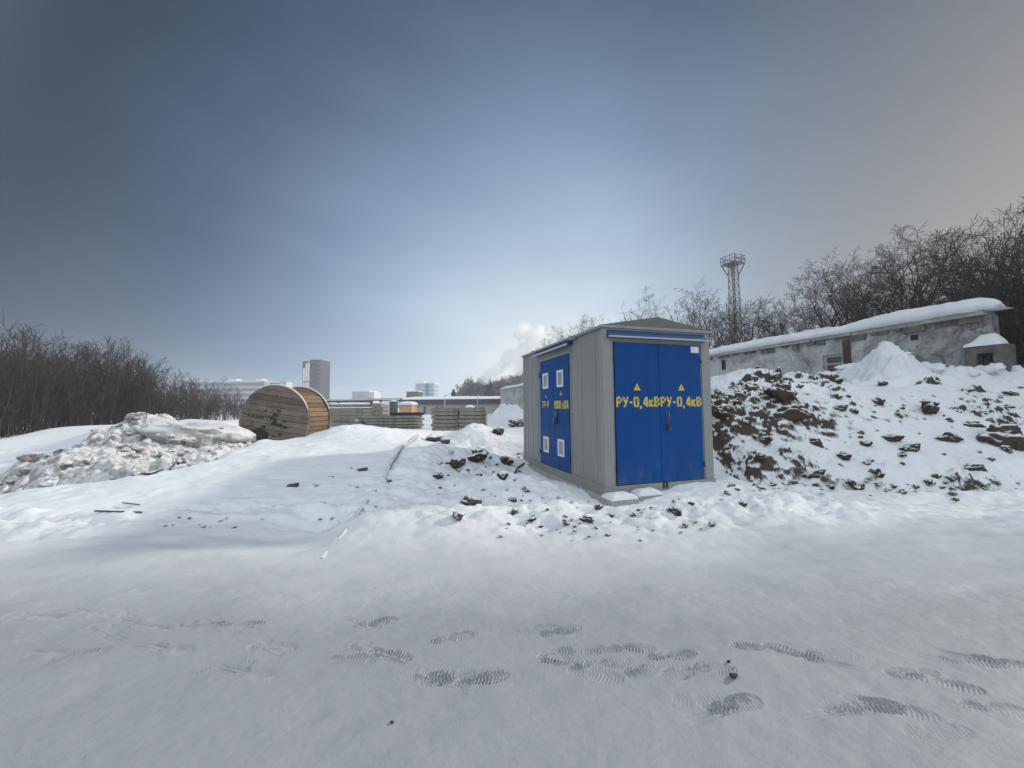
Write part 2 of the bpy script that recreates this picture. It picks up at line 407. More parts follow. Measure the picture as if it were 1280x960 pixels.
# the smooth drift with the reel behind it
for p in ((60, 641, 5.5), (140, 655, 5.1), (200, 657, 5.0), (330, 662, 4.95), (400, 668, 4.8)): cp(*p)
for p in ((250, 610, 6.4), (350, 600, 6.8), (430, 598, 6.9), (150, 608, 6.6), (470, 620, 5.9)): cp(*p)
for p in ((200, 588, 7.8), (300, 562, 9.2), (360, 556, 9.7), (430, 533, 11.2), (480, 536, 11.7), (520, 541, 12.0), (400, 543, 10.6)): cp(*p)
cz(-3.5, 15.5, 0.35); cz(-6.2, 14.2, 0.3); cp(340, 561, 11.9); cp(305, 562, 12.0); cp(390, 552, 12.0)
cp(540, 562, 9.0); cp(520, 592, 7.2); cp(560, 612, 6.5); cp(600, 602, 7.0); cp(640, 600, 7.2); cp(500, 575, 8.2)
cp(590, 538, 12.0, .08); cp(615, 541, 12.0, .06); cp(570, 543, 12.0, .05); cp(540, 551, 11.5); cp(600, 560, 10.4); cz(-1.2, 15.5, 0.45); cz(0.2, 14, 0.3); cp(645, 562, 10.3)
cz(-3, 19, 0.15); cz(1, 19, 0.15); cz(-7, 19, 0.15); cz(4, 20, 0.5)
# the dirty snow pile on the left and the field behind it
for p in ((175, 523, 10.3), (230, 540, 10.6), (280, 548, 10.8), (125, 548, 9.6), (60, 578, 8.4), (40, 603, 7.6), (120, 592, 7.8), (150, 560, 9.0), (230, 568, 9.3), (0, 610, 7.6)): cp(*p)
cz(-13, 13.5, 0.5); cz(-10, 14.5, 0.7); cp(20, 560, 14.0); cp(0, 549, 19.0); cp(60, 536, 20); cp(120, 532, 22); cz(-17, 10, 0.0); cz(-20, 16, 0.0); cz(-14, 7, 0.0); cp(250, 525, 20)
# the spoil heap on the right, the white banks behind it
for p in ((900, 600, 7.3), (1000, 606, 7.1), (1100, 603, 7.2), (1200, 599, 7.3), (1280, 600, 7.2)): cp(*p, dz=-0.02)
cz(11, 7.3, 0); cz(14, 7.5, 0.1); cz(14, 4, 0)
for p in ((940, 545, 8.5), (1050, 545, 8.5), (1150, 548, 8.5), (1250, 553, 8.4)): cp(*p, dz=-0.08)
for p in ((905, 503, 9.5), (937, 482, 10.1), (985, 472, 10.5), (1060, 475, 10.8), (1150, 482, 10.9), (1230, 490, 10.8), (1280, 494, 10.7)): cp(*p, dz=-0.10)
cz(16, 10, 1.9); cz(19, 9, 1.8); cz(17, 14, 2.4); cz(22, 14, 2.0); cz(24, 6, 1.0); cz(21, 20, 2.0)
for p in ((895, 494, 14), (945, 478, 14.5), (1000, 474, 12.6), (1060, 474, 12.4)): cp(*p, dz=-0.25)
for p in ((890, 476, 18), (925, 474, 15.4), (985, 474, 15.2), (1106, 438, 13.3), (1150, 457, 12.9), (1205, 463, 12.3), (1270, 468, 11.8), (1075, 468, 13.6)): cp(*p)
cp(1040, 482, 14.0); cp(1010, 480, 14.6); cz(14, 19, 2.2); cz(10, 22, 2.0); cz(8, 28, 1.4); cz(5, 26, 0.6); cz(14, 30, 1.0); cz(3, 40, 0.2)
for x, y in ((-30, -10), (0, -15), (30, -10), (-35, 10), (35, 5), (-30, 30), (-15, 30), (0, 32), (-20, 45), (20, 45), (35, 30), (0, 50)): cz(x, y, 0.0)
CP = np.array(CP)
def _phi(r2): return np.sqrt(r2 + 0.5)
def _fit():
    P = CP[:, :2]; n = len(P); D = ((P[:, None] - P[None]) ** 2).sum(-1)
    A = np.zeros((n + 1, n + 1)); A[:n, :n] = -_phi(D) - np.eye(n) * 0.02; A[:n, n] = 1; A[n, :n] = 1
    return np.linalg.solve(A, np.append(CP[:, 2], 0))
RW = _fit()
def base_h(x, y):
    x = np.asarray(x, float); y = np.asarray(y, float); sh = np.broadcast(x, y).shape
    x = np.broadcast_to(x, sh); y = np.broadcast_to(y, sh)
    z = np.full(sh, RW[-1])
    for (cx, cy, _), w in zip(CP, RW): z = z - w * _phi((x - cx) ** 2 + (y - cy) ** 2)
    far = sstep(26, 44, np.hypot(x, y - 8))
    near = sstep(3.6, 4.8, y)                        # the trodden yard in front is flat
    return z * (1 - far) * near
def poly_mask(x, y, pts, soft):
    """1 inside the convex-ish polygon, fading over soft metres."""
    x = np.asarray(x, float); y = np.asarray(y, float)
    ins = np.zeros(np.broadcast(x, y).shape, bool); dist = np.full(ins.shape, 1e9)
    n = len(pts)
    for i in range(n):
        (x0, y0), (x1, y1) = pts[i], pts[(i + 1) % n]
        c = ((y0 > y) != (y1 > y)) & (x < (x1 - x0) * (y - y0) / (y1 - y0 + 1e-12) + x0); ins ^= c
        ex, ey = x1 - x0, y1 - y0; t = np.clip(((x - x0) * ex + (y - y0) * ey) / (ex * ex + ey * ey), 0, 1)
        dist = np.minimum(dist, np.hypot(x - x0 - t * ex, y - y0 - t * ey))
    return sstep(-soft, soft, np.where(ins, dist, -dist))
HEAP = [(4.3, 8.3), (4.6, 7.5), (7, 7.15), (10, 7.3), (14.5, 7.4), (17.5, 9.3), (16.5, 11.6), (12, 11.7), (8, 11.8), (5.4, 11.2)]
PILE = [(-11.2, 8.4), (-9.6, 7.3), (-7.6, 7.5), (-6.6, 8.3), (-6.9, 9.6), (-7.3, 10.9), (-8.5, 11.5), (-10.2, 10.9)]
BANK = [(5.6, 14.2), (7.6, 12.6), (12.0, 12.4), (17, 10.9), (19, 11.2), (18, 12.4), (14.5, 14.0), (11.5, 18.2), (8, 20.5), (6.5, 18.0)]
RUB = [(-2.6, 5.0), (1.0, 4.6), (4.6, 5.0), (6.2, 6.2), (4.6, 7.0), (2.2, 6.6), (0.6, 7.2), (-0.2, 11.4), (0.6, 14.0), (-1.4, 13.4), (-2.2, 9.0)]
SHOE = [  # footprints: place in the photo, toe to the right (+1) or left (-1), depth, slip
    (120, 768, 1, .7, 1), (22, 773, -1, .7, 0), (190, 786, 1, .8, 0), (130, 789, -1, .6, 1), (32, 797, 1, .6, 0), (215, 812, 1, .8, 1), (97, 821, 1, .6, 1),
    (255, 779, -1, .9, 0), (300, 781, 1, .9, 0), (345, 804, 1, 1, 0), (308, 791, 1, .5, 1), (318, 840, 1, .9, 1), (452, 778, 1, .8, 0), (462, 810, -1, 1.1, 1),
    (486, 818, 1, 1, 0), (567, 797, 1, .9, 0), (560, 845, -1, 1, 1), (602, 848, 1, 1, 0), (672, 786, 1, .8, 1), (704, 826, -1, 1.2, 0), (743, 844, 1, 1, 0),
    (788, 811, 1, .8, 1), (840, 820, 1, .9, 0), (858, 840, -1, 1, 0), (918, 880, 1, 1.1, 1), (990, 814, -1, 1.1, 1), (1090, 882, 1, 1, 1), (1140, 840, -1, 1, 0),
    (60, 772, 1, .7, 0), (150, 770, -1, .7, 1), (62, 818, 1, .5, 0), (330, 812, 1, .9, 0), (283, 834, 1, .6, 0), (470, 776, 1, .7, 0), (440, 822, 1, .5, 1), (528, 843, -1, .6, 1), (700, 788, 1, .8, 0), (728, 812, 1, .7, 1),
    (760, 830, 1, .6, 0), (812, 838, -1, .8, 0), (885, 838, 1, .6, 0), (880, 878, 1, .7, 0), (945, 808, -1, .8, 0), (1040, 816, 1, .5, 1), (1120, 884, 1, .9, 0), (1215, 826, 1, .6, 1), (1060, 880, 1, .6, 1),
    (1178, 853, 1, .9, 0), (1262, 830, 1, 1.1, 1), (1170, 914, 1, .6, 0), (1250, 888, 1, .6, 1)]
def foot_h(x, y):
    z = np.zeros(np.broadcast(x, y).shape); rnd = random.Random(4)
    for px, py, s, dep, slip in SHOE:
        p = at(px, py, 2.0); r = ray(px, py); d = -1.5 / r[2]; cx, cy = r[0] * d, r[1] * d
        an = rnd.uniform(-0.55, 0.38); ca, sa = math.cos(an), math.sin(an)
        sel = (np.abs(x - cx) < 0.42) & (np.abs(y - cy) < 0.3)
        if not sel.any(): continue
        X = x[sel] - cx; Y = y[sel] - cy
        u = (X * ca + Y * sa) * s; v = -X * sa + Y * ca
        e1 = np.hypot((u - 0.055) / 0.100, v / 0.054); e2 = np.hypot((u + 0.098) / 0.052, v / 0.040)
        m1 = sstep(1.12, 0.92, e1); m2 = sstep(1.15, 0.90, e2); mm = np.maximum(m1, m2)
        rim = sstep(1.45, 1.1, np.minimum(e1, e2)) - mm
        tread = np.sin(2 * np.pi * (u + 0.35 * np.abs(v)) / 0.0195) * 0.5 + 0.5
        z[sel] += (-0.0075 * mm + 0.0145 * mm * tread * (0.55 + 0.45 * sstep(-.1, .2, fbm(X * 14 + px, Y * 14, 3, 3))) + 0.001 * rim * (1 + fbm(X * 30, Y * 30, 5, 2))) * dep * (0.75 + 0.5 * sstep(-.35, .35, fbm(X * 7 + px, Y * 7, 3, 2)))
        if slip:
            k = sstep(0.050, 0.02, np.abs(v + 0.012)) * sstep(-0.36, -0.22, u) * sstep(0.02, -0.1, u)
            z[sel] -= 0.008 * k * dep * (0.7 + 0.6 * np.sin(v * 260))
    return z
def ground_h(x, y, fine=True):
    x = np.asarray(x, float); y = np.asarray(y, float)
    z = base_h(x, y)
    z = z + 0.10 * fbm(x * 0.12, y * 0.12, 31, 3) * sstep(18, 30, np.hypot(x, y))
    if not fine: return z
    flat = 1 - sstep(20, 30, np.hypot(x, y))
    ripple = fbm(x * 1.2 + 0.4 * y, y * 3.0, 5, 5, .55) * 0.030 + fbm(x * 5, y * 9, 9, 4, .6) * 0.010
    dent = -np.clip(fbm(x * 2.6, y * 3.4, 33, 3), 0, None) * 0.014 + fbm(x * 0.9 - y * 1.7, y * 1.1, 35, 3) * 0.016
    z = z + (ripple * (0.40 + 0.60 * sstep(2.6, 4.5, y)) + dent) * flat
    crust = np.clip(fbm(x * 0.9, y * 1.6, 71, 5, 0.6), 0, None) * 0.08 * sstep(3.6, 5.0, y) * flat
    z = z + crust
    rb = poly_mask(x, y, RUB, 0.6)
    z = z + rb * (lumps(x, y, 0.5, 3, 0.45) * 0.10 + lumps(x + 9, y, 0.17, 13, 0.5) * 0.22 + lumps(x + 4, y, 0.08, 15, 0.5) * 0.30 + 0.10 * fbm(x * 2.2, y * 3.5, 19, 6, 0.62))
    edge = np.exp(-((y - (5.25 + 0.25 * np.sin(x * 1.3))) / 0.42) ** 2) * sstep(-0.8, -2.5, x) * sstep(-13, -9, x)
    z = z + edge * (0.17 * fbm(x * 1.6, y * 5, 23, 6, .6) + 0.02 + lumps(x, y, .2, 29, .35) * .25)     # the ploughed edge along the drift's foot
    hp = poly_mask(x, y, HEAP, 0.5); pl = poly_mask(x, y, PILE, 0.4); bk = poly_mask(x, y, BANK, 0.5)
    z = z - 0.35 * hp - 0.30 * pl - 0.35 * bk
    kx, ky = kiosk_local(x, y)
    dk = np.maximum(np.maximum(-kx - 0.1, kx - KW), np.maximum(-ky - 0.35, ky - KL)); nk = sstep(0.75, 0.05, dk)
    z = z * (1 - 0.45 * nk) - nk * (0.05 * sstep(1.3, 0.2, kx) - 0.075 * sstep(0.7, 1.5, kx) * sstep(0.6, 0.0, ky) - 0.01)
    rg = sstep(4.4, 5.2, y) * sstep(8.5, 7.2, y) * sstep(0.5, 2.5, x) * (1 - nk)
    z = z + rg * (lumps(x, y * 1.4, 0.30, 7, 0.4) * 0.10 + lumps(x, y, 0.12, 8, 0.3) * 0.22 + 0.05 * fbm(x * 1.6 + 2, y * 4.0, 12, 6, .62))
    return z
KY = R(17.137); KO = np.array([1.5028, 6.2888, 0.15]); KW, KL, KH = 2.16, 4.05, 2.666
def kiosk_local(x, y):
    dx, dy = x - KO[0], y - KO[1]
    return dx * math.cos(KY) + dy * math.sin(KY), -dx * math.sin(KY) + dy * math.cos(KY)
def kiosk_world(a, b, z=0.0):
    return (KO[0] + a * math.cos(KY) - b * math.sin(KY), KO[1] + a * math.sin(KY) + b * math.cos(KY), z)
def heap_h(x, y):
    m = poly_mask(x, y, HEAP, 0.55)
    left = sstep(8.6, 5.6, x)                                  # rougher, barer earth beside the kiosk
    rough = fbm(x * 1.1, y * 1.2, 44, 6, 0.55)
    cl = np.clip(sstep(0.02, 0.30, fbm(x * 0.55 + 3, y * 0.8, 47, 4, .6)) + 0.85 * left * sstep(-0.25, 0.25, fbm(x * 1.1, y * 1.1, 48, 3)), 0, 1)   # where clods lie bare
    z = base_h(x, y) + 0.12 * rough + cl * (0.16 * fbm(x * 2.9, y * 2.9, 45, 6, .68) + lumps(x, y, 0.9, 51, 0.6) * 0.24 + lumps(x + 3, y + 1, 0.42, 61, 0.6) * 0.34) \
        + (0.15 + cl + .3 * left) * (lumps(x - 3, y + 2, 0.22, 67, 0.45) * 0.40 + lumps(x, y, 0.11, 63, 0.45) * 0.50) + 0.015 * fbm(x * 7, y * 7, 43, 4, .6)
    return z - (1 - m) * 0.55
def pile_h(x, y):
    m = poly_mask(x, y, PILE, 0.40)
    z = base_h(x, y) + 0.10 * fbm(x * 1.5, y * 1.5, 81, 5, .6) + lumps(x, y, 0.75, 83, 0.7) * 0.30 + lumps(x + 3, y + 1, 0.32, 85, 0.75) * 0.50 \
        + lumps(x - 3, y + 2, 0.12, 87, 0.65) * 0.45 + 0.02 * fbm(x * 9, y * 9, 88, 3, .6)
    return z - (1 - m) * 0.5
def bank_h(x, y):
    m = poly_mask(x, y, BANK, 0.5)
    z = base_h(x, y) + 0.12 * fbm(x * 0.8, y * 0.8, 91, 4) + lumps(x, y, 1.1, 93, 0.7) * 0.26 + lumps(x + 3, y + 1, 0.45, 95, 0.65) * 0.36 + lumps(x, y, 0.2, 99, 0.5) * 0.3 + 0.10 * fbm(x * 2.2, y * 2.2, 97, 5, .62)
    return z - (1 - m) * 0.6
def _top_exact(x, y):
    return np.maximum(np.maximum(ground_h(x, y), heap_h(x, y)), np.maximum(pile_h(x, y), bank_h(x, y)))
TX0, TY0, TST = -16.0, 1.0, 0.05
TOPG = _top_exact(*np.meshgrid(np.arange(TX0, 22.0, TST), np.arange(TY0, 32.0, TST)))
def top_h(x, y):
    """Height of whatever lies on top at (x, y), read from a table."""
    u = min(max((x - TX0) / TST, 0), TOPG.shape[1] - 2.001); v = min(max((y - TY0) / TST, 0), TOPG.shape[0] - 2.001)
    i, j = int(u), int(v); a, b = u - i, v - j
    return float((TOPG[j, i] * (1 - a) + TOPG[j, i + 1] * a) * (1 - b) + (TOPG[j + 1, i] * (1 - a) + TOPG[j + 1, i + 1] * a) * b)

def build_ground():
    levels = [(-4.20, 4.40, 1.56, 3.32, 0.04 / 6), (-15.2, 20.0, 0.4, 17.2, 0.04), (-60, 70, -20, 90, 0.4), (-780, 780, -780, 780, 10.0)]
    allc, allf, off = [], [], 0
    for li, (x0, x1, y0, y1, st) in enumerate(levels):
        nx = int(round((x1 - x0) / st)) + 1; ny = int(round((y1 - y0) / st)) + 1
        xs = np.linspace(x0, x1, nx); ys = np.linspace(y0, y1, ny); X, Y = np.meshgrid(xs, ys)
        Z = ground_h(X, Y, li < 2) if li < 3 else np.zeros_like(X) + ground_h(X, Y, False)
        if li < 2:                                   # fade fine detail into the coarser ring
            e = np.minimum(np.minimum(X - x0, x1 - X), np.minimum(Y - y0, y1 - Y)); 
            if li == 1: Z = Z * sstep(0, 1.2, e) + ground_h(X, Y, False) * (1 - sstep(0, 1.2, e))
            if li == 0: Z = Z + foot_h(X, Y) * sstep(0, 0.05, e)
        if li < 3:
            X2, Y2, S2 = levels[li + 1][0], levels[li + 1][2], levels[li + 1][4]
            hf = (lambda a, b: ground_h(a, b, li + 1 < 2))
            cx = np.arange(x0, x1 + S2 / 2, S2); cy = np.arange(y0, y1 + S2 / 2, S2)
            for row, yy in ((0, y0), (-1, y1)): Z[row, :] = np.interp(xs, cx, hf(cx, np.full_like(cx, yy)))
            for colm, xx in ((0, x0), (-1, x1)): Z[:, colm] = np.interp(ys, cy, hf(np.full_like(cy, xx), cy))
        keep = np.ones((ny - 1, nx - 1), bool)
        if li > 0:
            ix0, ix1, iy0, iy1, _ = levels[li - 1]
            mx = (xs[:-1] + xs[1:]) / 2; my = (ys[:-1] + ys[1:]) / 2
            keep &= ~(((mx > ix0) & (mx < ix1))[None, :] & ((my > iy0) & (my < iy1))[:, None])
        i = np.arange(ny * nx).reshape(ny, nx)
        f = np.stack([i[:-1, :-1], i[:-1, 1:], i[1:, 1:], i[1:, :-1]], -1)[keep]
        allc.append(np.stack([X, Y, Z], -1).reshape(-1, 3)); allf.append(f + off); off += nx * ny
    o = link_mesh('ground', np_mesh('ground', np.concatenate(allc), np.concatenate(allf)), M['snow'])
    tag(o, 'snow covered yard ground with footprints in front', kind='structure')
build_ground()
def patch(name, hf, poly, st, mat, label, cat, pad=0.6):
    xs = np.arange(min(p[0] for p in poly) - pad, max(p[0] for p in poly) + pad, st); ys = np.arange(min(p[1] for p in poly) - pad, max(p[1] for p in poly) + pad, st)
    X, Y = np.meshgrid(xs, ys); m = poly_mask(X, Y, poly, 0.6) > 0.002
    keep = m[:-1, :-1] & m[1:, 1:] & m[:-1, 1:] & m[1:, :-1]
    return tag(link_mesh(name, grid_mesh(name, X, Y, hf(X, Y), keep), mat), label, cat)
patch('spoil_heap', heap_h, HEAP, 0.028, M['heap'], 'big heap of dug frozen earth dusted with snow, right of the blue kiosk', 'earth heap')
patch('snow_pile', pile_h, PILE, 0.024, M['snow_dirty'], 'dirty pile of broken snow lumps left of the cable reel', 'snow pile')
patch('snow_bank', bank_h, BANK, 0.045, M['snow_bank'], 'white ploughed snow bank with a peak in front of the brick building', 'snow bank')

# ------------------------------------------------------------------ haze
def build_haze():
    mb = MB(); mb.box(-800, 800, -800, 800, -2.0, 38.0)
    m = bpy.data.materials.new('haze'); m.use_nodes = True; t = m.node_tree; t.nodes.clear()
    o = t.nodes.new('ShaderNodeOutputMaterial'); p = t.nodes.new('ShaderNodeVolumePrincipled')
    p.inputs['Color'].default_value = (0.86, 0.90, 0.96, 1); p.inputs['Density'].default_value = 0.0009; p.inputs['Anisotropy'].default_value = 0.2
    t.links.new(p.outputs[0], o.inputs['Volume'])
    h = mb.build('haze', m); tag(h, 'thin frosty haze over the whole yard', kind='stuff'); h.display_type = 'WIRE'
build_haze()

# ------------------------------------------------------------------ long brick building on the right
def brick_wall_mat():
    m, t, b = new_mat('whitewashed_brick')
    v = objvec(t, (1, 1, 1)); sp = t.nodes.new('ShaderNodeSeparateXYZ'); t.links.new(v, sp.inputs[0])
    cb = t.nodes.new('ShaderNodeCombineXYZ'); t.links.new(_math(t, 'ADD', sp.outputs[1], sp.outputs[0]), cb.inputs[0]); t.links.new(sp.outputs[2], cb.inputs[1])
    br = t.nodes.new('ShaderNodeTexBrick'); t.links.new(cb.outputs[0], br.inputs['Vector']); br.inputs['Scale'].default_value = 1.0
    br.inputs['Brick Width'].default_value = 0.40; br.inputs['Row Height'].default_value = 0.20; br.inputs['Mortar Size'].default_value = 0.012
    br.inputs['Color1'].default_value = (0.47, 0.48, 0.49, 1); br.inputs['Color2'].default_value = (0.43, 0.44, 0.45, 1); br.inputs['Mortar'].default_value = (0.38, 0.38, 0.385, 1)
    n = noise(t, 0.7, 9, 0.7, v, 0.5); n2 = noise(t, 2.4, 9, 0.75, v, 1.0)
    near = _ramp(t, _math(t, 'MULTIPLY', sp.outputs[1], 0.05), [(0.02, 0.16), (0.28, 0.0)]); n = _math(t, 'ADD', n, near); n2 = _math(t, 'ADD', n2, _math(t, 'MULTIPLY', near, 0.4))
    c = _mix(t, _ramp(t, n, [(0.46, 0.0), (0.66, 0.85)]), br.outputs[0], (0.13, 0.128, 0.125))
    c = _mix(t, _ramp(t, n2, [(0.57, 0.0), (0.66, 0.85)]), c, (0.10, 0.062, 0.048))
    t.links.new(c, b.inputs['Base Color']); b.inputs['Roughness'].default_value = 0.9
    set_bump(t, b, _math(t, 'ADD', br.outputs[1], n2), 0.35, 0.02)
    return m
M['brickwall'] = brick_wall_mat()
M['redbrick'] = simple('red_brick', (0.065, 0.036, 0.030), 0.9, 0.7, 5.0, bump=0.5)
M['dark_brick'] = simple('dark_grey_brick', (0.12, 0.11, 0.105), 0.9, 0.45, 4.0, bump=0.5)  # dark grey brick with mottled tone
M['dark_void'] = simple('dark_interior', (0.015, 0.015, 0.015), 0.9, 0.1)
M['dark_wood'] = wood_mat('dark_boards', (0.03, 0.026, 0.022), (0.085, 0.075, 0.065), (20, 20, 2), 0.85, 0.3)
M['glass'] = simple('dim_glass', (0.06, 0.07, 0.085), 0.15, 0.1, 1.0)
B0 = np.array([16.05, 12.7]); BL = 62.0
def wall_y(px, lx=0.0):
    r = ray(px, 480); k = r[0] / r[1]      # x = k*y ; x = B0x + cos*lx - sin*t, y = B0y + sin*lx + cos*t
    return (B0[0] + math.cos(KY) * lx - k * (B0[1] + math.sin(KY) * lx)) / (math.sin(KY) + k * math.cos(KY))
def build_hut():
    t = thing('brick_building', 'long low whitewashed brick building with a thick snow covered roof', 'building', (B0[0], B0[1], 0.27), KY)
    mb = MB()
    yw0, yw1 = wall_y(1056), wall_y(1030); py0, py1 = wall_y(1066), wall_y(1058)
    # wall with a window hole, built as butted blocks
    mb.box(0, 0.4, 0.0, yw0, 0, 4.15); mb.box(0, 0.4, yw1, BL, 0, 4.15)
    mb.box(0, 0.4, yw0, yw1, 0, 2.55); mb.box(0, 0.4, yw0, yw1, 3.45, 4.15)
    mb.prism([(0.4, 0.0), (7.1, 3.4), (7.1, 3.9), (0.4, 0.4)], 0, 4.15, 'z'); mb.box(0.4, 7.5, BL - 0.4, BL, 0, 4.15); mb.box(7.1, 7.5, 3.9, BL - 0.4, 0, 4.15)
    mb.build('wall', M['brickwall'], t)
    mb = MB(); mb.box(-0.12, -0.003, py0, py1, 0, 4.0); mb.build('pilaster', M['redbrick'], t)
    w = MB(); w.box(0.18, 0.24, yw0, yw1, 2.55, 3.45); win = w.build('window', M['glass'], t)
    f = MB()
    for a, b_, c_, d_ in ((yw0, yw0 + 0.12, 2.55, 3.45), (yw1 - 0.12, yw1, 2.55, 3.45), (yw0 + 0.12, yw1 - 0.12, 2.55, 2.67), (yw0 + 0.12, yw1 - 0.12, 3.33, 3.45), (yw0 + 0.12, yw1 - 0.12, 2.98, 3.06)):
        f.box(0.08, 0.178, a, b_, c_, d_)
    f.build('window_frame', M['concrete'], win)
    # concrete cornice slabs under the snow, some broken away
    c = MB(); y = 0.1; rnd = random.Random(3)
    while y < BL - 1.5:
        L = rnd.uniform(1.2, 3.0); o = rnd.uniform(0.10, 0.30)
        c.box(-o, 0.5, y, min(y + L - 0.03, BL), 4.153 + rnd.uniform(0, 0.02), 4.30 + rnd.uniform(-0.04, 0.02)); y += L
    c.build('cornice', M['concrete'], t)
    h = MB(); h.box(-0.004, 0.03, wall_y(1152), wall_y(1142), 3.62, 3.82); 
    h.box(-0.004, 0.03, wall_y(908), wall_y(903), 3.3, 3.9); h.box(-0.004, 0.03, wall_y(950), wall_y(944), 2.9, 3.25)
    h.build_each('wall_hole', M['dark_void'], t)
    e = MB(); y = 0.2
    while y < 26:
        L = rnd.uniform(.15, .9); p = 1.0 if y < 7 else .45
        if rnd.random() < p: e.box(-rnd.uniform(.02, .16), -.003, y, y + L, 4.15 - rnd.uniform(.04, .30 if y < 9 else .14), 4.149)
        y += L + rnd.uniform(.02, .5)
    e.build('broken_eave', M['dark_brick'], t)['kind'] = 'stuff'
    # snow on the roof: a long rolled drift, higher away from the edge
    ys = np.concatenate([np.arange(-0.35, 20, 0.12), np.arange(20, BL + 0.4, 0.4)]); us = np.linspace(0, 1, 30)
    Y, U = np.meshgrid(ys, us, indexing='ij')
    ed = -0.26 + 0.20 * fbm(Y * 1.3, Y * 0 + 2, 3, 5, .6)
    thick = 0.37 + 0.24 * fbm(Y * 0.25, Y * 0 + 7, 5, 3) + 0.12 * fbm(Y * 1.1, U * 7, 15, 4, .6) + 0.10 * sstep(6, 0, Y)
    Xr = ed + U * (7.4 - ed)
    prof = 4.31 + thick * np.clip(1 - (1 - np.clip(U * 14, 0, 1)) ** 2, 0, 1) ** 0.5 + 0.75 * sstep(0.0, 0.7, U) + 0.05 * fbm(Xr, Y * 0.5, 8, 3)
    endf = np.clip(np.minimum((Y + 0.35) / 0.6, (BL + 0.4 - Y) / 1.2), 0, 1); endf = np.sqrt(1 - (1 - endf) ** 2)
    Z = 4.31 + (prof - 4.31) * endf
    Y = Y + 0.52 * np.clip(Xr, 0, None) * sstep(20, 0, Y)
    Z[:, 0] = 4.31 + 0.03 * fbm(Y[:, 0] * 3, Y[:, 0] * 0, 9, 3)
    # underside strip closes the overhang
    X2 = np.concatenate([np.full((len(ys), 1), 0.45), Xr], 1); Y2 = np.concatenate([Y[:, :1], Y], 1); Z2 = np.concatenate([np.full((len(ys), 1), 4.31), Z], 1)
    link_mesh('roof_snow', grid_mesh('roof_snow', X2, Y2, Z2), M['snow_bank'], t)
    r = MB(); r.prism([(0.5, 0.3), (7.6, 4.0), (7.6, BL), (0.5, BL)], 4.153, 4.30, 'z'); r.build('roof', M['concrete'], t)
    # low brick annex at the near end
    a = thing('brick_annex', 'small brick annex with a dark boarded doorway at the near end of the brick building', 'annex', (B0[0], B0[1], 0), KY)
    ya, yb = wall_y(1262, -0.5), wall_y(1208, -0.5); w0, w1 = ya + .30, yb - .28
    mb = MB(); mb.box(-0.5, -0.012, w1, yb, 0, 3.35); mb.box(-0.5, -0.012, ya, w0, 0, 3.35); mb.box(-0.5, -0.3, w0, w1, 3.1, 3.35); mb.build('wall', M['dark_brick'], a)
    mb = MB(); mb.box(-0.30, -0.28, w0, w1, 0, 3.09); mb.build('recess', M['dark_void'], a)
    mb = MB(); rn = random.Random(8); n = 7; bw = (w1 - w0) * .62 / n
    for i in range(n): mb.box(-0.40, -0.36, w0 + .1 + i * bw, w0 + .1 + i * bw + bw * .85, 0.4, 3.0 + rn.uniform(-0.3, 0.05))
    mb.build('door', M['dark_wood'], a)
    xs = np.linspace(-0.54, 0.0, 16); ys = np.linspace(ya + .12, yb + .03, 30); X, Y = np.meshgrid(xs, ys)
    ed = np.minimum(np.minimum((X + 0.54) / 0.3, 2.0), np.minimum((Y - ya - .12) / 0.3, (yb + .03 - Y) / 0.3)).clip(0, 1)
    Z = 3.352 + (0.16 + .10 * fbm(X * 3, Y * 3, 6, 3)) * np.sqrt(1 - (1 - ed) ** 2) + 0.22 * sstep(-0.54, 0.0, X) * ed + 0.05 * fbm(X * 2, Y * 2, 4, 3) * ed
    link_mesh('snow_cap', grid_mesh('snow_cap', X, Y, Z), M['snow_bank'], a)
    s = thing('timber_shed', 'dark weathered timber shed under the trees at the right edge beyond the annex', 'shed', (19.3, 12.6, 0), KY)
    mb = MB(); rn = random.Random(2)
    for i in range(26): mb.box(0, 0.05 + rn.uniform(0, .03), -4.2 + i * 0.17, -4.2 + i * 0.17 + 0.16, 0, 4.0)
    mb.box(0.09, 4, -4.2, 0.2, 0, 3.98); mb.build('wall', M['dark_wood'], s)
    mb = MB(); mb.prism([(-0.4, 3.9), (4.2, 4.5), (4.2, 4.65), (-0.4, 4.05)], -4.5, 0.5, 'y'); mb.build('roof', M['dark_wood'], s)
build_hut()

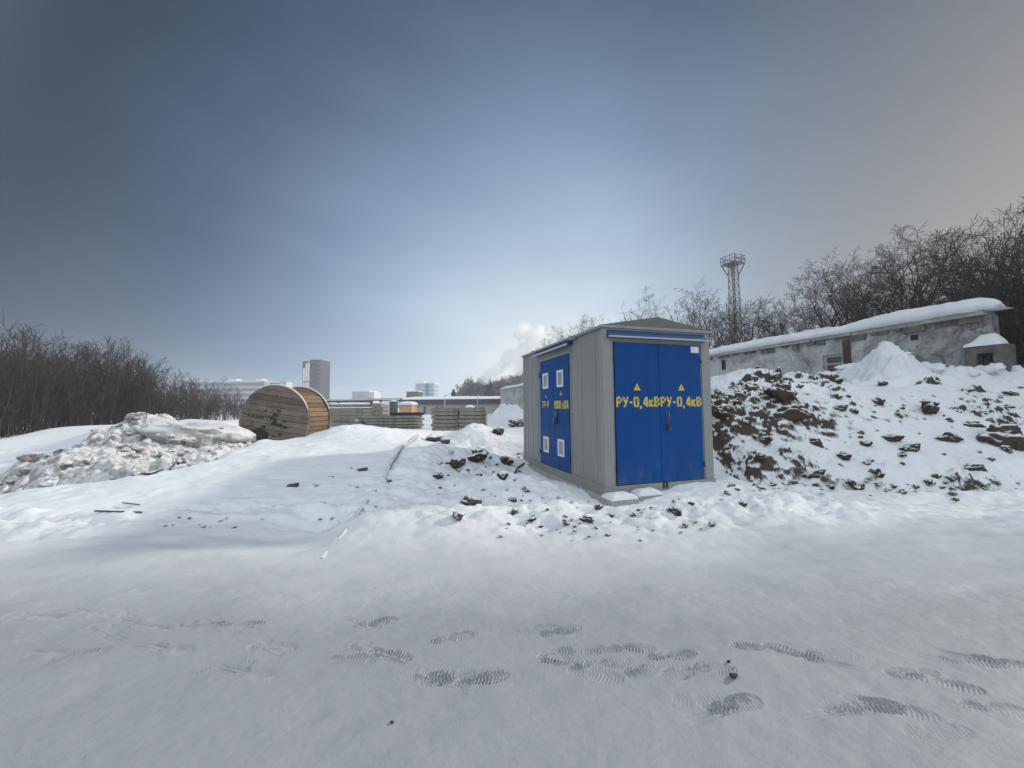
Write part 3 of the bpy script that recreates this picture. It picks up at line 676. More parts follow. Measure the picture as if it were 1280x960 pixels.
# ------------------------------------------------------------------ transformer kiosk
GL = {  # stencil glyphs: strokes in a unit box
    'Р': [((.1, 0), (.1, 1)), ((.28, .93), (.72, .93)), ((.86, .84), (.86, .56)), ((.72, .47), (.28, .47))],
    'У': [((.05, 1), (.46, .42)), ((.95, 1), (.38, .05)), ((.38, .06), (.1, .06))],
    '-': [((.1, .45), (.9, .45))],
    '0': [((.13, .16), (.13, .84)), ((.87, .16), (.87, .84)), ((.06, .91), (.47, .91)), ((.94, .91), (.53, .91)), ((.06, .09), (.47, .09)), ((.94, .09), (.53, .09))],
    ',': [((.5, .1), (.3, -.2))],
    '4': [((.74, 0), (.74, 1)), ((.62, .95), (.1, .36)), ((.08, .27), (.58, .27)), ((.84, .27), (1., .27))],
    'к': [((.12, 0), (.12, .72)), ((.32, .38), (.85, .72)), ((.32, .36), (.9, 0))],
    'В': [((.1, 0), (.1, 1)), ((.28, .93), (.68, .93)), ((.28, .5), (.68, .5)), ((.28, .07), (.68, .07)), ((.82, .86), (.82, .6)), ((.86, .42), (.86, .14))],
    'Т': [((.05, .93), (.42, .93)), ((.58, .93), (.95, .93)), ((.5, .8), (.5, 0))],
    '1': [((.6, 0), (.6, 1)), ((.48, .93), (.2, .7))],
    'А': [((.05, 0), (.42, 1)), ((.95, 0), (.58, 1)), ((.3, .3), (.7, .3))], ' ': []}
def letters(mb, text, x0, x1, z0, h, y, st, axis='x', wide=None):
    """Stencilled text between x0 and x1 on the plane y (front) or x (side)."""
    wd = {'-': .7, ',': .45, ' ': .55, 'к': .85, '1': .7}
    tot = sum(wd.get(c, 1.0) + 0.22 for c in text); u = (x1 - x0) / tot; x = x0; k = 0
    for c in text:
        w = wd.get(c, 1.0) * u
        for (a, b), (p, q) in GL[c]:
            A = Vector((x + a * w, z0 + b * h)); B = Vector((x + p * w, z0 + q * h)); d = (B - A)
            if abs(x1 - x0) > 0 and d.length > 0:
                n = Vector((-d.y, d.x)).normalized() * st / 2; k += 1
                e = y - 0.0008 - 0.0002 * (k % 6)
                poly = [(A + n), (A - n), (B - n), (B + n)]
                if axis == 'x': mb.prism([(p_.x, p_.y) for p_ in poly], e, y + 0.002, 'y')
                else: mb.prism([(p_.x, p_.y) for p_ in poly], e, y + 0.002, 'x')
        x += w + 0.22 * u
def warning(parent, cx, z, y, s=0.11, axis='x'):
    mb = MB(); mb.prism([(cx - s * .58, z), (cx + s * .58, z), (cx, z + s)], y - 0.002, y + 0.001, 'y' if axis == 'x' else 'x'); w = mb.build('warning_sign', M['yellow'], parent)
    mb = MB(); zz = lambda f: z + s * f; xx = lambda f: cx + s * f
    bolt = [(xx(.06), zz(.72)), (xx(-.10), zz(.40)), (xx(.0), zz(.40)), (xx(-.05), zz(.12)), (xx(.12), zz(.46)), (xx(.02), zz(.46)), (xx(.10), zz(.72))]
    mb.prism(bolt, y - 0.0035, y - 0.0022, 'y' if axis == 'x' else 'x')
    mb.build('lightning_mark', M['black'], parent)
def build_kiosk():
    t = thing('transformer_kiosk', 'grey steel transformer kiosk with blue double doors on concrete blocks', 'kiosk', tuple(KO), KY)
    WD, LN, H = KW, KL, KH
    b = MB(); b.box(0, WD, 0, LN, 0.02, H - 0.02); b.build('body', M['grey_paint'], t)
    s = MB()                                          # panel joints and pressed corner posts
    for y in (0.25, 0.76, 3.0, 3.36, 3.72): s.box(-0.008, 0.0, y, y + 0.012, 0.14, H - 0.12)
    s.build_each('panel_seam', M['grey_trim'], t)
    c = MB()
    for x0, x1, y0, y1 in ((-0.012, 0.16, -0.012, 0.0), (-0.012, 0.0, 0.0, 0.10), (WD - 0.17, WD + 0.012, -0.012, 0.0), (WD, WD + 0.012, 0.0, 0.1), (-0.012, 0.0, LN - 0.08, LN + 0.012)):
        c.box(x0, x1, y0, y1, 0.0, H - 0.03)
    c.box(0.16, WD - 0.17, -0.012, 0.0, 2.44, H - 0.03)
    c.build_each('corner_post', M['grey_trim'], t)
    k = MB(); k.box(-0.03, WD + 0.03, -0.03, 0.03, -0.10, 0.035); k.box(-0.03, 0.03, 0.03, LN + 0.03, -0.10, 0.035); k.box(WD - 0.03, WD + 0.03, 0.03, LN + 0.03, -0.10, 0.02)
    k.box(-0.05, -0.03, 0.0, LN, 0.015, 0.03); k.build('base_frame', M['grey_trim'], t)
    # shallow gabled roof with a rolled front edge
    r = MB(); ov = 0.035
    r.prism([(-ov, H - 0.02), (WD + ov, H - 0.02), (WD + ov, H + 0.012), (WD / 2, H + 0.205), (-ov, H + 0.012)], -0.02, LN + ov, 'y')
    rf = r.build('roof', M['roof_paint'], t)
    e = MB(); e.box(-ov - 0.012, WD + ov + 0.012, -0.045, -0.022, H - 0.035, H + 0.010); e.box(-ov - 0.014, -ov - 0.002, -0.022, LN + ov, H - 0.035, H + 0.010)
    e.box(WD + ov + 0.002, WD + ov + 0.014, -0.022, LN + ov, H - 0.035, H + 0.010); e.build_each('eave_trim', M['grey_trim'], rf)
    # front doors
    D0, DM, D1, DZ0, DZ1 = 0.203, 1.060, 1.943, 0.048, 2.39
    g = MB(); g.box(D0 - 0.012, D1 + 0.012, -0.006, 0.0, DZ0 - 0.012, DZ1 + 0.012); g.build('door_rebate', M['black'], t)
    for i, (a, bb) in enumerate(((D0, DM - 0.004), (DM + 0.004, D1))):
        d = MB(); d.box(a, bb, -0.030, -0.007, DZ0, DZ1); door = d.build('door', M['blue'], t, bevel=0.003)
        m = MB(); letters(m, 'РУ-0,4кВ', a + 0.016, bb + 0.012, 1.318, 0.165, -0.0305, 0.035); m.build('lettering', M['yellow_worn'], door)
        warning(door, 0.615 if i == 0 else 1.515, 1.595, -0.0305, 0.115)
        hm = MB(); hx = D0 - 0.006 if i == 0 else D1 + 0.006
        for z in (0.30, 2.13): hm.tube([(hx, -0.034, z - 0.05), (hx, -0.034, z + 0.05)], 0.012, 8)
        hm.build_each('hinge', M['black'], door)
        if i == 1:
            hm = MB(); hm.box(1.165, 1.235, -0.042, -0.031, 0.90, 1.24); hm.box(1.185, 1.215, -0.075, -0.042, 1.0, 1.03)
            hm.tube([(1.2, -0.078, 1.20), (1.2, -0.085, 1.06), (1.205, -0.075, 0.93)], [0.011, 0.013, 0.011], 8); hm.build('handle', M['blue_dark'], door, bevel=0.003)
            hm = MB(); hm.box(1.175, 1.235, -0.095, -0.060, 0.905, 0.965); hm.tube([(1.185, -0.075, 0.965), (1.19, -0.075, 1.0), (1.22, -0.075, 1.0), (1.225, -0.075, 0.965)], 0.006, 6)
            hm.build('padlock', M['steel'], door, bevel=0.004)
            pm = MB(); pm.box(1.745, 1.915, -0.033, -0.0305, 2.265, 2.375); pm.build('number_plate', M['white'], door)
    sp = MB()
    for x in (1.085, 1.15): sp.tube([(x, -0.04, -0.06), (x, -0.04, 0.05)], 0.015, 8)
    sp.build_each('door_stop', M['black'], t)
    # rain visors: a blue tilted sheet with a pale rolled lip
    v = MB(); v.prism([(-0.0125, 2.600), (-0.085, 2.500), (-0.085, 2.470), (-0.0125, 2.470)], 0.075, 2.055, 'x'); vis = v.build('visor', M['blue_dark'], t)
    l = MB(); l.box(0.058, 2.10, -0.112, -0.086, 2.466, 2.492); l.build('visor_lip', M['lip'], vis)
    v = MB(); v.prism([(-0.0125, 2.63), (-0.13, 2.545), (-0.13, 2.515), (-0.0125, 2.515)], 1.10, 2.95, 'y'); vis = v.build('visor', M['blue_dark'], t)
    l = MB(); l.box(-0.158, -0.131, 1.07, 2.98, 2.500, 2.535); l.build('visor_lip', M['lip'], vis)
    br = MB()
    for y in (0.98, 3.03): br.box(-0.14, -0.012, y - 0.04, y + 0.04, 2.585, 2.66)
    br.build_each('lamp_bracket', M['grey_trim'], t, bevel=0.006)
    # side doors (on the local plane x = 0, facing -x); y grows towards the rear
    S0, SM, S1 = 1.243, 1.995, 2.795
    g = MB(); g.box(-0.006, 0.0, S0 - 0.012, S1 + 0.012, 0.035, 2.37); g.build('door_rebate', M['black'], t)
    fr = MB(); fr.box(-0.016, 0, S0 - 0.05, S0 - 0.014, 0.035, 2.42); fr.box(-0.016, 0, S1 + 0.014, S1 + 0.05, 0.035, 2.42); fr.box(-0.016, 0, S0 - 0.014, S1 + 0.014, 2.372, 2.42); fr.build_each('door_frame', M['grey_trim'], t)
    for i, (a, bb, vy) in enumerate(((S0, SM - 0.004, 1.645), (SM + 0.004, S1, 2.435))):
        d = MB(); d.box(-0.030, -0.007, a, bb, 0.045, 2.358); door = d.build('door', M['blue'], t, bevel=0.003)
        for z in (1.73, 0.32):
            vm = MB(); vw, vh = 0.30, 0.345
            y0, y1 = vy - vw / 2, vy + vw / 2
            vm.box(-0.045, -0.031, y0, y0 + 0.045, z, z + vh); vm.box(-0.045, -0.031, y1 - 0.045, y1, z, z + vh)
            vm.box(-0.045, -0.031, y0 + 0.045, y1 - 0.045, z, z + 0.045); vm.box(-0.045, -0.031, y0 + 0.045, y1 - 0.045, z + vh - 0.045, z + vh)
            vent = vm.build('vent', M['white'], door)
            lm = MB(); n = 8; zz = (vh - 0.094) / n
            for j in range(n): lm.prism([(-0.032, z + 0.047 + j * zz), (-0.041, z + 0.047 + j * zz), (-0.034, z + 0.047 + (j + 1) * zz - 0.003), (-0.032, z + 0.047 + (j + 1) * zz - 0.003)], y0 + 0.046, y1 - 0.046, 'y')
            lm.build('louvre', M['louvre'], vent)
        m = MB()   # read from outside, text runs towards smaller y: mirror by building from high y to low y
        if i == 1: letters(m, 'ТР-Р', 2.66, 2.24, 1.305, 0.145, -0.0305, 0.030, 'y')
        else: letters(m, '1000 кВА', 1.985, 1.262, 1.285, 0.165, -0.0305, 0.030, 'y')
        m.build('lettering', M['yellow_worn'], door)
        warning(door, 2.43 if i == 1 else 1.63, 1.53 if i else 1.56, -0.0305, 0.065 if i else 0.085, 'y')
        hm = MB(); hy = S0 - 0.004 if i == 0 else S1 + 0.004
        for z in (0.30, 2.05): hm.tube([(-0.036, hy, z - 0.06), (-0.036, hy, z + 0.06)], 0.014, 8)
        hm.build_each('hinge', M['black'], door)
        if i == 0:
            hm = MB(); hm.box(-0.055, -0.031, 1.80, 1.98, 1.00, 1.24); hm.box(-0.09, -0.055, 1.84, 1.93, 0.96, 1.10); hm.tube([(-0.07, 1.95, 1.02), (-0.08, 1.95, 0.92)], 0.012, 8); hm.build('lock_box', M['blue_dark'], door, bevel=0.004)
    return t
build_kiosk()

def snow_cap_mesh(x0, x1, y0, y1, z, th, seed):
    xs = np.linspace(x0, x1, 22); ys = np.linspace(y0, y1, 22); X, Y = np.meshgrid(xs, ys)
    e = np.minimum(np.minimum(X - x0, x1 - X) / ((x1 - x0) * .42), np.minimum(Y - y0, y1 - Y) / ((y1 - y0) * .42)).clip(0, 1)
    return grid_mesh('snow_cap', X, Y, z + 0.002 + th * np.sqrt(1 - (1 - e) ** 2) + 0.02 * e * fbm(X * 6, Y * 6, seed, 3))
def found_block(x0, x1, y0, y1, z0, z1, label, cap=0.0, seed=1):
    t = thing('concrete_block', label, 'concrete block', kiosk_world((x0 + x1) / 2, (y0 + y1) / 2, z0), KY)
    hx, hy = (x1 - x0) / 2, (y1 - y0) / 2; m = MB(); m.box(-hx, hx, -hy, hy, 0, z1 - z0); m.build('block', M['concrete'], t, bevel=0.012)
    if cap: link_mesh('snow_cap', snow_cap_mesh(-hx + .005, hx - .005, -hy + .005, hy - .005, z1 - z0, cap, seed), M['snow_bank'], t)
found_block(-0.13, 0.36, -0.38, -0.045, -0.12, 0.045, 'concrete block with a snow cap sticking out at the near corner of the kiosk', 0.085, 3)
found_block(0.40, 0.86, -0.30, -0.045, -0.14, 0.055, 'half buried concrete block in front of the left front door', 0.10, 5)
found_block(-0.13, 0.30, -0.04, 1.30, -0.25, 0.048, 'long concrete foundation block under the near half of the kiosk side', 0, 7)
found_block(-0.12, 0.30, 1.34, 2.72, -0.25, 0.047, 'middle concrete foundation block under the kiosk side doors')
found_block(-0.11, 0.30, 2.76, 4.10, -0.25, 0.046, 'rear concrete foundation block under the kiosk side')
found_block(1.75, 2.2, -0.02, 1.2, -0.30, 0.044, 'concrete foundation block under the right front corner of the kiosk')

# ------------------------------------------------------------------ cable reel
def text_mesh(s, size):
    cu = bpy.data.curves.new('lettering', 'FONT'); cu.body = s; cu.size = size; cu.extrude = 0.001
    o = bpy.data.objects.new('lettering', cu); COL.objects.link(o); bpy.context.view_layer.update()
    me = bpy.data.meshes.new_from_object(o.evaluated_get(bpy.context.evaluated_depsgraph_get()))
    bpy.data.objects.remove(o); return me
def build_reel():
    Rr, Wd = 1.17, 1.25; cx, cy = at(342, 526, 12.3)[0], 12.3; czr = at(342, 527, 12.3)[2]
    t = thing('cable_reel', 'big wooden cable reel lying half buried behind the snow drift', 'cable reel', (cx, cy, czr - Rr), R(-4.0))
    tilt = Matrix.Translation((0, 0, Rr)) @ Matrix.Rotation(R(9.0), 4, 'Y')
    def flange(y0, y1, name, mat, seed):
        rn = random.Random(seed); m = MB(); n = 13; w = 2 * Rr / n
        for i in range(n):
            a, b = -Rr + i * w + 0.006, -Rr + (i + 1) * w - 0.006
            up = [(math.sqrt(max(Rr * Rr - z * z, 0)), z) for z in np.linspace(a, b, 7)]
            poly = [(x - rn.uniform(0, .012), z) for x, z in up] + [(-x, z) for x, z in reversed(up)]
            j = rn.uniform(-0.010, 0.010)
            m.prism(poly, y0 + j, y1, 'y', tilt)
        cpoly = [(math.cos(q) * (Rr - 0.012), math.sin(q) * (Rr - 0.012)) for q in np.linspace(0, 2 * math.pi, 60, endpoint=False)]
        m2 = MB(); m2.prism(cpoly, y1 + 0.002, y1 + 0.05, 'y', tilt)
        f = m.build(name, mat, t); m2.build('backing', M['dark_wood'], f); return f
    f = flange(0.0, 0.05, 'flange', M['reel_grey'], 1)
    g = flange(Wd, Wd + 0.05, 'flange', M['reel_grey'], 2)
    # lagging boards nailed round the outside
    m = MB(); n = 44; rl = Rr - 0.055
    for i in range(n):
        a0 = 2 * math.pi * i / n + 0.008; a1 = 2 * math.pi * (i + 1) / n - 0.008; rr = rl + random.Random(i).uniform(-0.008, 0.012)
        poly = [(math.cos(a0) * rr, math.sin(a0) * rr), (math.cos(a1) * rr, math.sin(a1) * rr), (math.cos(a1) * (rr - .05), math.sin(a1) * (rr - .05)), (math.cos(a0) * (rr - .05), math.sin(a0) * (rr - .05))]
        m.prism(poly, 0.105, Wd - 0.003, 'y', tilt)
    m.build('lagging', M['reel_orange'], t)
    for y in (0.02, Wd + 0.02):                        # snow on the rims
        m = MB(); pts = [(tilt.inverted() @ Vector((0, 0, 0))) and Vector((math.sin(q) * (Rr + 0.006), y + 0.012, Rr + math.cos(q) * (Rr + 0.006))) for q in np.linspace(-0.55, 1.25, 40)]
        m.tube(pts, [0.008 + 0.020 * math.sin(math.pi * i / 39) ** 0.5 for i in range(40)], 8); m.build('rim_snow', M['snow_bank'], f if y < 0.1 else g)
    P = tilt @ Matrix.Rotation(R(0), 4, 'Y')
    hub = MB(); hub.prism([(-.10, -.12), (.16, -.12), (.05, .14)], -0.016, -0.008, 'y', P); hub.build('hub_hole', M['black'], f)
    bl = MB()
    for x, z in ((-0.32, .30), (.12, .36), (.36, .06), (.22, -.08), (.42, -.12), (.08, -.45), (-.3, -.20), (.30, -.36), (-.05, .10), (-.22, -.5), (.02, .22)):
        s = random.Random(int(x * 100)).uniform(.025, .055); bl.prism([(x - 1.6 * s, z - s), (x + 1.6 * s, z - s * .8), (x + 1.4 * s, z + s), (x - 1.3 * s, z + s * .7)], -0.015, -0.0085, 'y', P)
    bl.build_each('bolt_hole', M['black'], f)
    dp = MB(); dp.prism([(-0.72, -.66), (-.12, -.70), (-.08, -.38), (-.42, -.26), (-.66, -.38)], -0.018, -0.0105, 'y', P); dp.build('dark_patch', M['black'], f)
    cs = MB(); cs.prism([(-.86, -.28), (-.70, -.10), (-.62, -.22)], -0.02, -0.0115, 'y', P); cs.build('bare_splinter', M['reel_orange'], f)
    me = text_mesh('2 КАМКТР', 0.21); o = link_mesh('lettering', me, M['black'], f)
    o.matrix_local = P @ Matrix.Translation((-1.06, -0.0135, 0.0)) @ Matrix.Rotation(R(90), 4, 'X')
build_reel()

# ------------------------------------------------------------------ stacks of slabs
def slab(x, y, z, L, D, T, label, group, rz=0.0, mat='slab', seed=0, name='concrete_slab'):
    rn = random.Random(seed * 17 + 5); m = MB()
    m.box(-L / 2, L / 2, -D / 2, D / 2, 0, T * 0.90); m.box(-L / 2 + 0.03, L / 2 - 0.04, -D / 2 + 0.02, D / 2 - 0.02, T * 0.90, T)
    o = m.build(name, M[mat], None, bevel=0.012)
    o.location = (x + rn.uniform(-.04, .04), y + rn.uniform(-.05, .05), z); o.rotation_euler = (rn.uniform(-.006, .006), rn.uniform(-.008, .008), rz + rn.uniform(-.02, .02))
    return tag(o, label, 'slab', group)
ORD = ['bottom', 'second', 'third', 'fourth', 'fifth', 'sixth', 'seventh', 'eighth']
def build_stacks():
    d = 20.5
    z0 = float(ground_h(-1.8, d)); xl, xr = at(539, 540, d)[0], at(608, 540, d)[0]; L = (xr - xl) / 2
    ztop = at(572, 509, d)[2]; n = 7; T = (ztop - z0 + 0.1) / n
    for side in (0, 1):
        for k in range(n):
            nm = 'top' if k == n - 1 else ORD[k]
            slab(xl + L * (side + .5), d + 0.55, z0 - 0.1 + k * T, L - 0.03, 1.15, T - 0.025, 'weathered slab, %s layer in the %s half of the square stack left of the kiosk' % (nm, ('left', 'right')[side]), 'slabs in the square stack', 0, seed=k + side * 9)
    cp_ = snow_cap_mesh(-.22, .22, -.3, .3, 0, .12, 2); o = link_mesh('snow_lump', cp_, M['snow_bank']); o.location = (xl + 2.0, d + .5, ztop - 0.02); tag(o, 'small cone of snow on top of the square slab stack', 'snow lump')
    # long low stack behind the drift
    d = 25.0; xl, xr = at(411, 530, d)[0], at(526, 530, d)[0]; z0 = at(500, 536, d)[2] - .1; zt = at(500, 519, d)[2]; n = 5; T = (zt - z0) / n
    for k in range(n):
        nm = 'top' if k == n - 1 else ORD[k]
        slab((xl + xr) / 2, d + .6, z0 + k * T, (xr - xl) - (0.1 if k % 2 else .35), 1.2, T - 0.03, 'long weathered slab, %s layer of the low stack right of the cable reel' % nm, 'slabs in the long low stack', 0, seed=k + 30)
    xw = xr - 2.1
    for i in range(15):
        m = MB(); m.box(-.045, .045, -.3, .3, 0, .14); m.box(-.05, .05, -.31, .31, .14, .19); o = m.build('spacer_block', M['dark_wood'], None, bevel=.006); o.location = (xw + i * 0.15, d + .6, zt - 0.02)
        tag(o, 'short dark spacer block in the row on top of the long low stack', 'block', 'spacer blocks on the long low stack')
    d = 29.0; xl, xr = at(410, 520, d)[0], at(481, 520, d)[0]; z0 = at(440, 532, d)[2]; zt = at(440, 504.5, d)[2]; n = 6; T = (zt - z0) / n
    for k in range(n):
        nm = 'top' if k == n - 1 else ORD[k]
        slab((xl + xr) / 2 - .1 * (k % 3), d + .6, z0 + k * T, (xr - xl) - .2 * (k % 2), 1.2, T - 0.05, 'pale weathered slab, %s layer of the taller stack behind the low one' % nm, 'slabs in the taller rear stack', 0, seed=k + 60)
    a, b = at(452, 527, 21.5), at(468, 538.5, 21.0); m = MB(); m.bar(a, b, 0.14); tag(m.build('timber_beam', M['dark_wood']), 'dark beam leaning against the long low slab stack', 'beam')
    for i, (px, py, d, L) in enumerate(((425, 533, 22.5, 1.7), (424, 527, 23.2, 2.1))):
        p = at(px, py, d); slab(p[0], d, p[2], L, .5, .16, ('snow topped short slab lying behind the right rim of the cable reel', 'upper short slab beside the cable reel rim')[i], None, seed=80 + i)
build_stacks()

# ------------------------------------------------------------------ hose, sticks and scraps on the snow
def gp(px, py, up=0.0):
    p = ray_ground(px, py, top_h); return Vector((p[0], p[1], p[2] + up))
def smooth_path(pts, n):
    pts = [Vector(p) for p in pts]; out = []
    for i in range(len(pts) - 1):
        p0, p1, p2, p3 = pts[max(i - 1, 0)], pts[i], pts[i + 1], pts[min(i + 2, len(pts) - 1)]
        for k in range(n):
            t = k / n; out.append(0.5 * ((2 * p1) + (-p0 + p2) * t + (2 * p0 - 5 * p1 + 4 * p2 - p3) * t * t + (-p0 + 3 * p1 - 3 * p2 + p3) * t ** 3))
    return out + [pts[-1]]
def lay(name, px_list, rad, mat, label, cat, up):
    pts = smooth_path([gp(*p) for p in px_list], 8); rn = random.Random(len(pts))
    out = []
    for i, p in enumerate(pts):
        z = float(top_h(p.x, p.y)); out.append((p.x, p.y, z + (up(i / (len(pts) - 1)) if callable(up) else up)))
    zz = np.array([o[2] for o in out]); k = 3 if len(zz) > 40 else 1; zs = np.convolve(np.pad(zz, k, mode='edge'), np.ones(2 * k + 1) / (2 * k + 1), 'valid'); out = [(o[0], o[1], z) for o, z in zip(out, zs)]
    m = MB(); m.tube(out, rad, 8); return tag(m.build(name, M[mat]), label, cat)
lay('hose', [(522, 545), (510, 555), (497, 568), (488, 583), (480, 598), (468, 614), (452, 634), (436, 654), (420, 676), (402, 698)], 0.042, 'hose', 'long grey hose running down the snow drift towards the camera', 'hose',
    lambda t: 0.030 if t < 0.40 else (-0.012 if 0.66 < t < 0.74 else -0.040 + 0.012 * math.sin(t * 60)))
lay('bent_strip', [(622, 594), (634, 592), (646, 587), (655, 580)], 0.022, 'black', 'bent black strip in the snow by the rear corner of the kiosk side', 'strip', 0.02)
lay('black_cable', [(166, 594), (190, 593), (212, 587), (232, 579)], 0.020, 'black', 'black cable end along the foot of the dirty snow pile', 'cable', 0.015)
def rod(a, b, r, label):
    m = MB(); m.tube([gp(a[0], a[1], .03), gp(b[0], b[1], .03)], r, 8); tag(m.build('thin_rod', M['steel']), label, 'rod')
rod((118, 641.5), (177, 643), 0.011, 'thin dark rod lying at the foot of the drift on the left'); rod((153, 631), (174, 633.5), 0.009, 'short dark rod a little above the long thin one')
def board(px, py, L, label):
    p = gp(px, py); m = MB(); m.box(-L / 2, L / 2, -.05, .05, -0.01, .03); o = m.build('board_scrap', M['dark_wood'], None, bevel=.004); o.location = p; o.rotation_euler = (R(20), R(-8), R(12)); tag(o, label, 'board')
board(366, 608, 0.17, 'small square scrap of board on the smooth drift'); board(454, 588, 0.16, 'thin scrap of board near the top of the drift left of the hose')

# ------------------------------------------------------------------ stones and clods
def rock_mesh(seed, flat=0.7, sub=3):
    bm = bmesh.new(); bmesh.ops.create_icosphere(bm, subdivisions=sub, radius=1.0); rn = random.Random(seed)
    planes = [(Vector((rn.gauss(0, 1), rn.gauss(0, 1), rn.gauss(0, .8))).normalized(), rn.uniform(.45, .85)) for _ in range(11)]
    co = np.array([v.co[:] for v in bm.verts])
    n1 = fbm(co[:, 0] * 1.9 + seed * 3.1 + co[:, 2], co[:, 1] * 1.9 + co[:, 2] * 1.7, seed, 6, .65)
    for v, k in zip(bm.verts, n1):
        p = v.co.copy()
        for n, d in planes:
            e = p.dot(n) - d
            if e > 0: p -= n * e * 0.85
        p *= 1 + 0.62 * k
        v.co = Vector((p.x, p.y * .85, p.z * flat))
    for f in bm.faces: f.smooth = True
    me = bpy.data.meshes.new('clod'); bm.to_mesh(me); bm.free(); return me
ROCKS = {k: [rock_mesh(i + 10 * j, fl, 4 if j == 0 else 3) for i in range(5)] for j, (k, fl) in enumerate((('clod', .82), ('rock', .82), ('lump', .8), ('bare', .7)))}
def put_rock(p, s, name, label, cat, group=None, kind='clod', seed=0, stretch=(1, 1, 1), sink=0.25, rot=None):
    rn = random.Random(seed); src = ROCKS[kind][seed % 5]
    o = bpy.data.objects.new(name, src); COL.objects.link(o)
    if not src.materials: src.materials.append(M[{'clod': 'clod', 'rock': 'rock', 'lump': 'snow_dirty', 'bare': 'earth'}[kind]])
    o.scale = (s * stretch[0], s * stretch[1], s * stretch[2]); o.location = (p[0], p[1], p[2] + s * stretch[2] * (0.6 - sink) )
    o.rotation_euler = rot or (rn.uniform(-.25, .25), rn.uniform(-.25, .25), rn.uniform(-3, 3))
    return tag(o, label, cat, group)
BIG = [  # px, py, radius px, label, stretch
    (975, 493, 22, 'broad brown earth clod near the top of the spoil heap, nearest the kiosk', (1.5, 1, .8)), (985, 520, 20, 'brown earth clod below the broad one near the top of the heap', (1.6, 1, .7)),
    (950, 574, 13, 'squared snow topped block low on the heap beside the kiosk', (1.3, 1, .8)), (1020, 594, 22, 'long flat slab of frozen earth at the foot of the heap', (1.7, .7, .5)),
    (1100, 595, 12, 'dark pointed clod at the foot of the heap right of the long slab', (1.1, 1, .9)), (1252, 553, 27, 'largest dark earth boulder on the right end of the heap', (1.15, 1, .85)),
    (1163, 514, 22, 'dark overhanging clod high on the middle of the heap', (1.3, 1, .8)), (1112, 550, 22, 'wide dark clod across the middle of the heap', (1.6, .8, .5)),
    (1140, 562, 18, 'dark clod just below the wide one in the middle of the heap', (1.4, .8, .6)), (1183, 551, 20, 'dark clod with a snow edge left of the largest boulder', (1.4, .8, .7)),
    (1215, 532, 20, 'low dark clod above and left of the largest boulder', (1.6, .8, .5)), (1220, 586, 15, 'dark clod near the right foot of the heap', (1.4, 1, .6)),
    (1102, 481, 12, 'small dark clod on the crest of the heap', (1.4, 1, .6)), (1050, 512, 14, 'dark clod under the crest in the middle left of the heap', (1.4, 1, .6)),
    (1210, 490, 15, 'flat dark clod on the crest under the snow bank', (1.8, 1, .4)), (1265, 493, 18, 'wide flat dark clod on the crest at the right edge', (1.8, 1, .4)),
    (1020, 555, 10, 'lone dark clod in the snow at mid height of the heap', (1, 1, .8)), (1055, 573, 12, 'rounded snow capped clod above the long slab', (1.1, 1, .9)),
    (905, 518, 16, 'dark earth clod beside the right wall of the kiosk', (1, 1, 1)), (920, 505, 12, 'small brown clod high beside the kiosk', (1.2, 1, .8)), (1068, 515, 12, 'flat dark clod right of the one under the crest', (1.5, 1, .6)),
    (1150, 480, 9, 'little dark clod on the crest below the snow peak', (1.5, 1, .6)), (1190, 600, 7, 'small stone lying clear of the heap on the flat snow', (1, 1, .8))]
